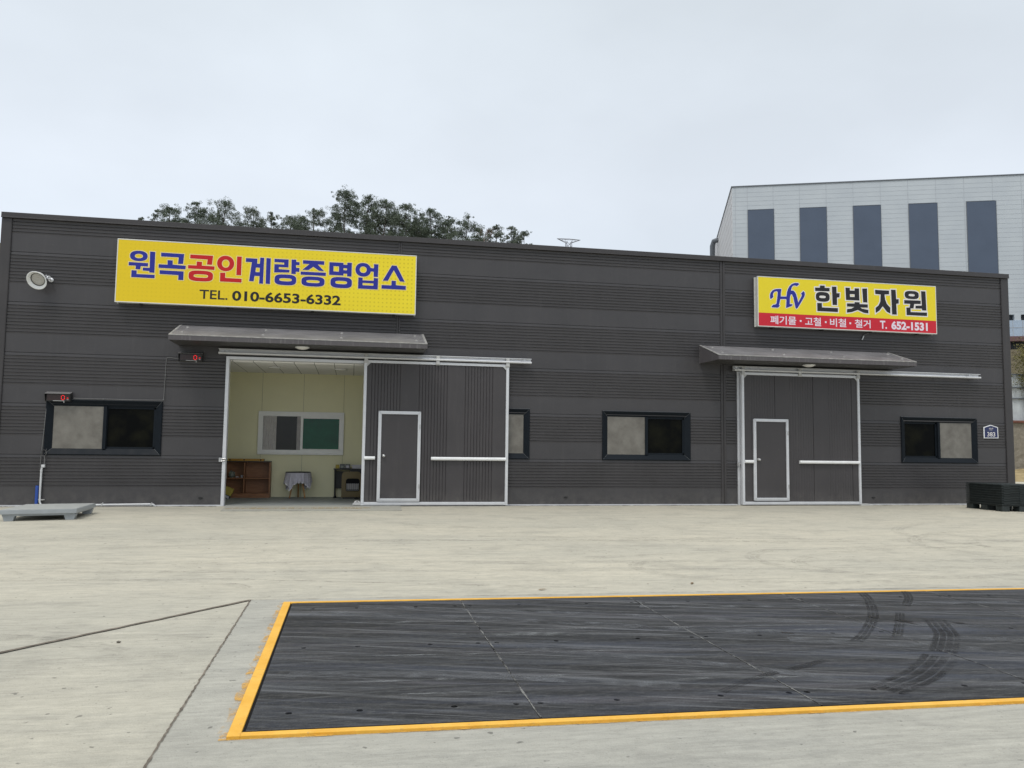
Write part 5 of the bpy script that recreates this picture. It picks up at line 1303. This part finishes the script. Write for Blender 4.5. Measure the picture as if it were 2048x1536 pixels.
for k in range(20): z = ZT-1.2-k*1.15; w.box(-.04, -.02, 0, 33.9, z-.015, z+.015, T=FM)
w.build('end_wall_joint', 'fac_side', fac)
for s in (2.05, 8.77, 15.53, 22.42, 29.42, 36.3, 43.1):
    w = MB(); w.box(s, s+3.35+.004*s, -.06, -.014, ZB+.4, 33.9, T=FM)
    dp = w.build('dark_panel', 'fac_dark', fac)
    w = MB()
    for a in (s-.05, s+3.35+.004*s): w.box(a, a+.06, -.085, -.012, ZB+.4, 33.95, T=FM)
    w.box(s, s+3.4, -.085, -.012, 33.9, 33.97, T=FM); w.build('panel_trim', 'fac_edge', dp)
w = MB(); w.box(-.12, 62.1, -.12, .0, ZT-.02, ZT+.10, T=FM); w.box(-.12, 0, .0, 34, ZT-.02, ZT+.10, T=FM); w.build('roof_trim', 'fac_edge', fac)
w = MB(); w.box(.0, 62, -.05, .0, 13.4, 14.2, T=FM); w.box(.02, 62, .5, 34, 13.4, ZB, T=FM); w.build('recessed_storey', 'fac_gap', fac)
w = MB()
for s in (20.3, 27.3, 34.6, 41.3, 48.1): w.box(s, s+.75, -.02, .5, 18.2, ZB, T=FM)
w.build('column', 'fac', fac)
w = MB(); w.box(.02, 62, -.10, .5, 16.25, 18.3, T=FM); gl = w.build('glazed_band', 'fac_blue', fac)
w = MB()
for s in [1+1.15*i for i in range(52)]: w.box(s-.03, s+.03, -.13, -.10, 16.25, 18.3, T=FM)
w.box(.02, 62, -.13, -.10, 17.35, 17.41, T=FM); w.build('mullion', 'fac_seam', gl)
w = MB(); w.box(.02, 62, -.35, .5, 15.6, 16.24, T=FM); w.build('girder', 'fac_red', fac)
w = MB()
for s in [.5+5.5*i for i in range(12)]: w.box(s, s+.45, -.2, .5, 13.4, 15.6, T=FM)
w.build('pillar', 'fac_red', fac)
w = MB()
P_ = FM @ Vector((-.45, 25.4, 0)); 
w.tube([FM @ Vector((.0, 25.0, 36.4)), FM @ Vector((-.7, 25.2, 36.2)), FM @ Vector((-.9, 25.6, 35.5)), FM @ Vector((-.9, 25.6, 14))], .42, 10); w.build('downpipe', 'fac_edge', fac)

# ---- stone wall, white fence and bush to the right of the warehouse
sw = thing('stone_wall', (38, 20, 0), 'rough pale stone retaining wall at the right edge', 'wall')
w = MB(); n1, n2 = 70, 12
for j in range(n2+1):
    for i in range(n1+1):
        xx = 23+i*.5; w.v.append((xx, 20+rnd.uniform(-.02, .02), -.3+3.45*j/n2))
w.faces([(j*(n1+1)+i, j*(n1+1)+i+1, (j+1)*(n1+1)+i+1, (j+1)*(n1+1)+i) for j in range(n2) for i in range(n1)])
w.box(23, 58, 20.12, 20.5, -.3, 3.12); w.build('masonry', 'stonewall', sw)
w = MB(); w.box(23, 58, 19.86, 20.52, 3.12, 3.26); w.build('coping', 'coping', sw, .03)
fn = thing('metal_fence', (38, 20.6, 3.26), 'white sheet metal fence standing on the stone retaining wall', 'fence')
w = MB(); vs = []; nn = 240
for i in range(nn+1):
    xx = 23+i*35/nn; yy = 20.34+(.03 if i % 4 in (0, 1) else 0); vs += [(xx, yy, 3.26), (xx, yy, 5.95)]
w.add(vs, [(2*i, 2*i+2, 2*i+3, 2*i+1) for i in range(nn)]); w.build('sheet', 'fence_white', fn)
for zz in (4.52, 5.14, 5.9):
    w = MB(); w.box(23, 58, 20.26, 20.32, zz-.035, zz+.035); w.build('rail', 'fac_edge', fn)
for i in range(12):
    w = MB(); w.box(23.7+i*3.0, 23.78+i*3.0, 20.20, 20.27, 3.26, 5.98); w.build('post', 'fence_white', fn)
def bush(x, y, zb, h_, wd, label, seed):
    q = random.Random(seed); t_ = thing('bush', (x, y, zb), label, 'bush')
    st_ = MB(); cw = MB(); V_, F_l = [], []
    for k in range(16):
        a = q.uniform(0, 6.28); rr = wd*.5*math.sqrt(q.random()); top = Vector((x+rr*math.cos(a), y+rr*math.sin(a)*.6, zb+h_*q.uniform(.45, 1)))
        st_.tube([(x+q.uniform(-.2, .2), y, zb), Vector((x, y, zb)).lerp(top, .6)+Vector((0, 0, .2)), top], [.05, .03, .012], 5, 0, False)
        for _ in range(480):
            c = top+Vector((q.gauss(0, .34), q.gauss(0, .34), q.gauss(-.1, .34)))
            n1_ = Vector((q.gauss(0, 1), q.gauss(0, 1), q.gauss(.4, 1))).normalized(); u = n1_.orthogonal().normalized(); v = n1_.cross(u); s_ = q.uniform(.028, .055)
            o_ = len(V_); V_ += [c-u*s_, c-v*s_*.6, c+u*s_, c+v*s_*.6]; F_l.append((o_, o_+1, o_+2, o_+3))
    st_.build('stem', 'bark', t_); cw.add(V_, F_l); cw.build('foliage', 'bush', t_)
bush(37.9, 19.6, 3.2, 4.2, 2.6, 'yellow green bush hanging over the white fence', 21)
bush(42.0, 22.0, 3.4, 4.0, 4.0, 'olive bush behind the white fence at the right', 22)
bush(34.2, 22.6, 3.2, 3.4, 3.4, 'olive bush behind the white fence nearest the warehouse', 23)
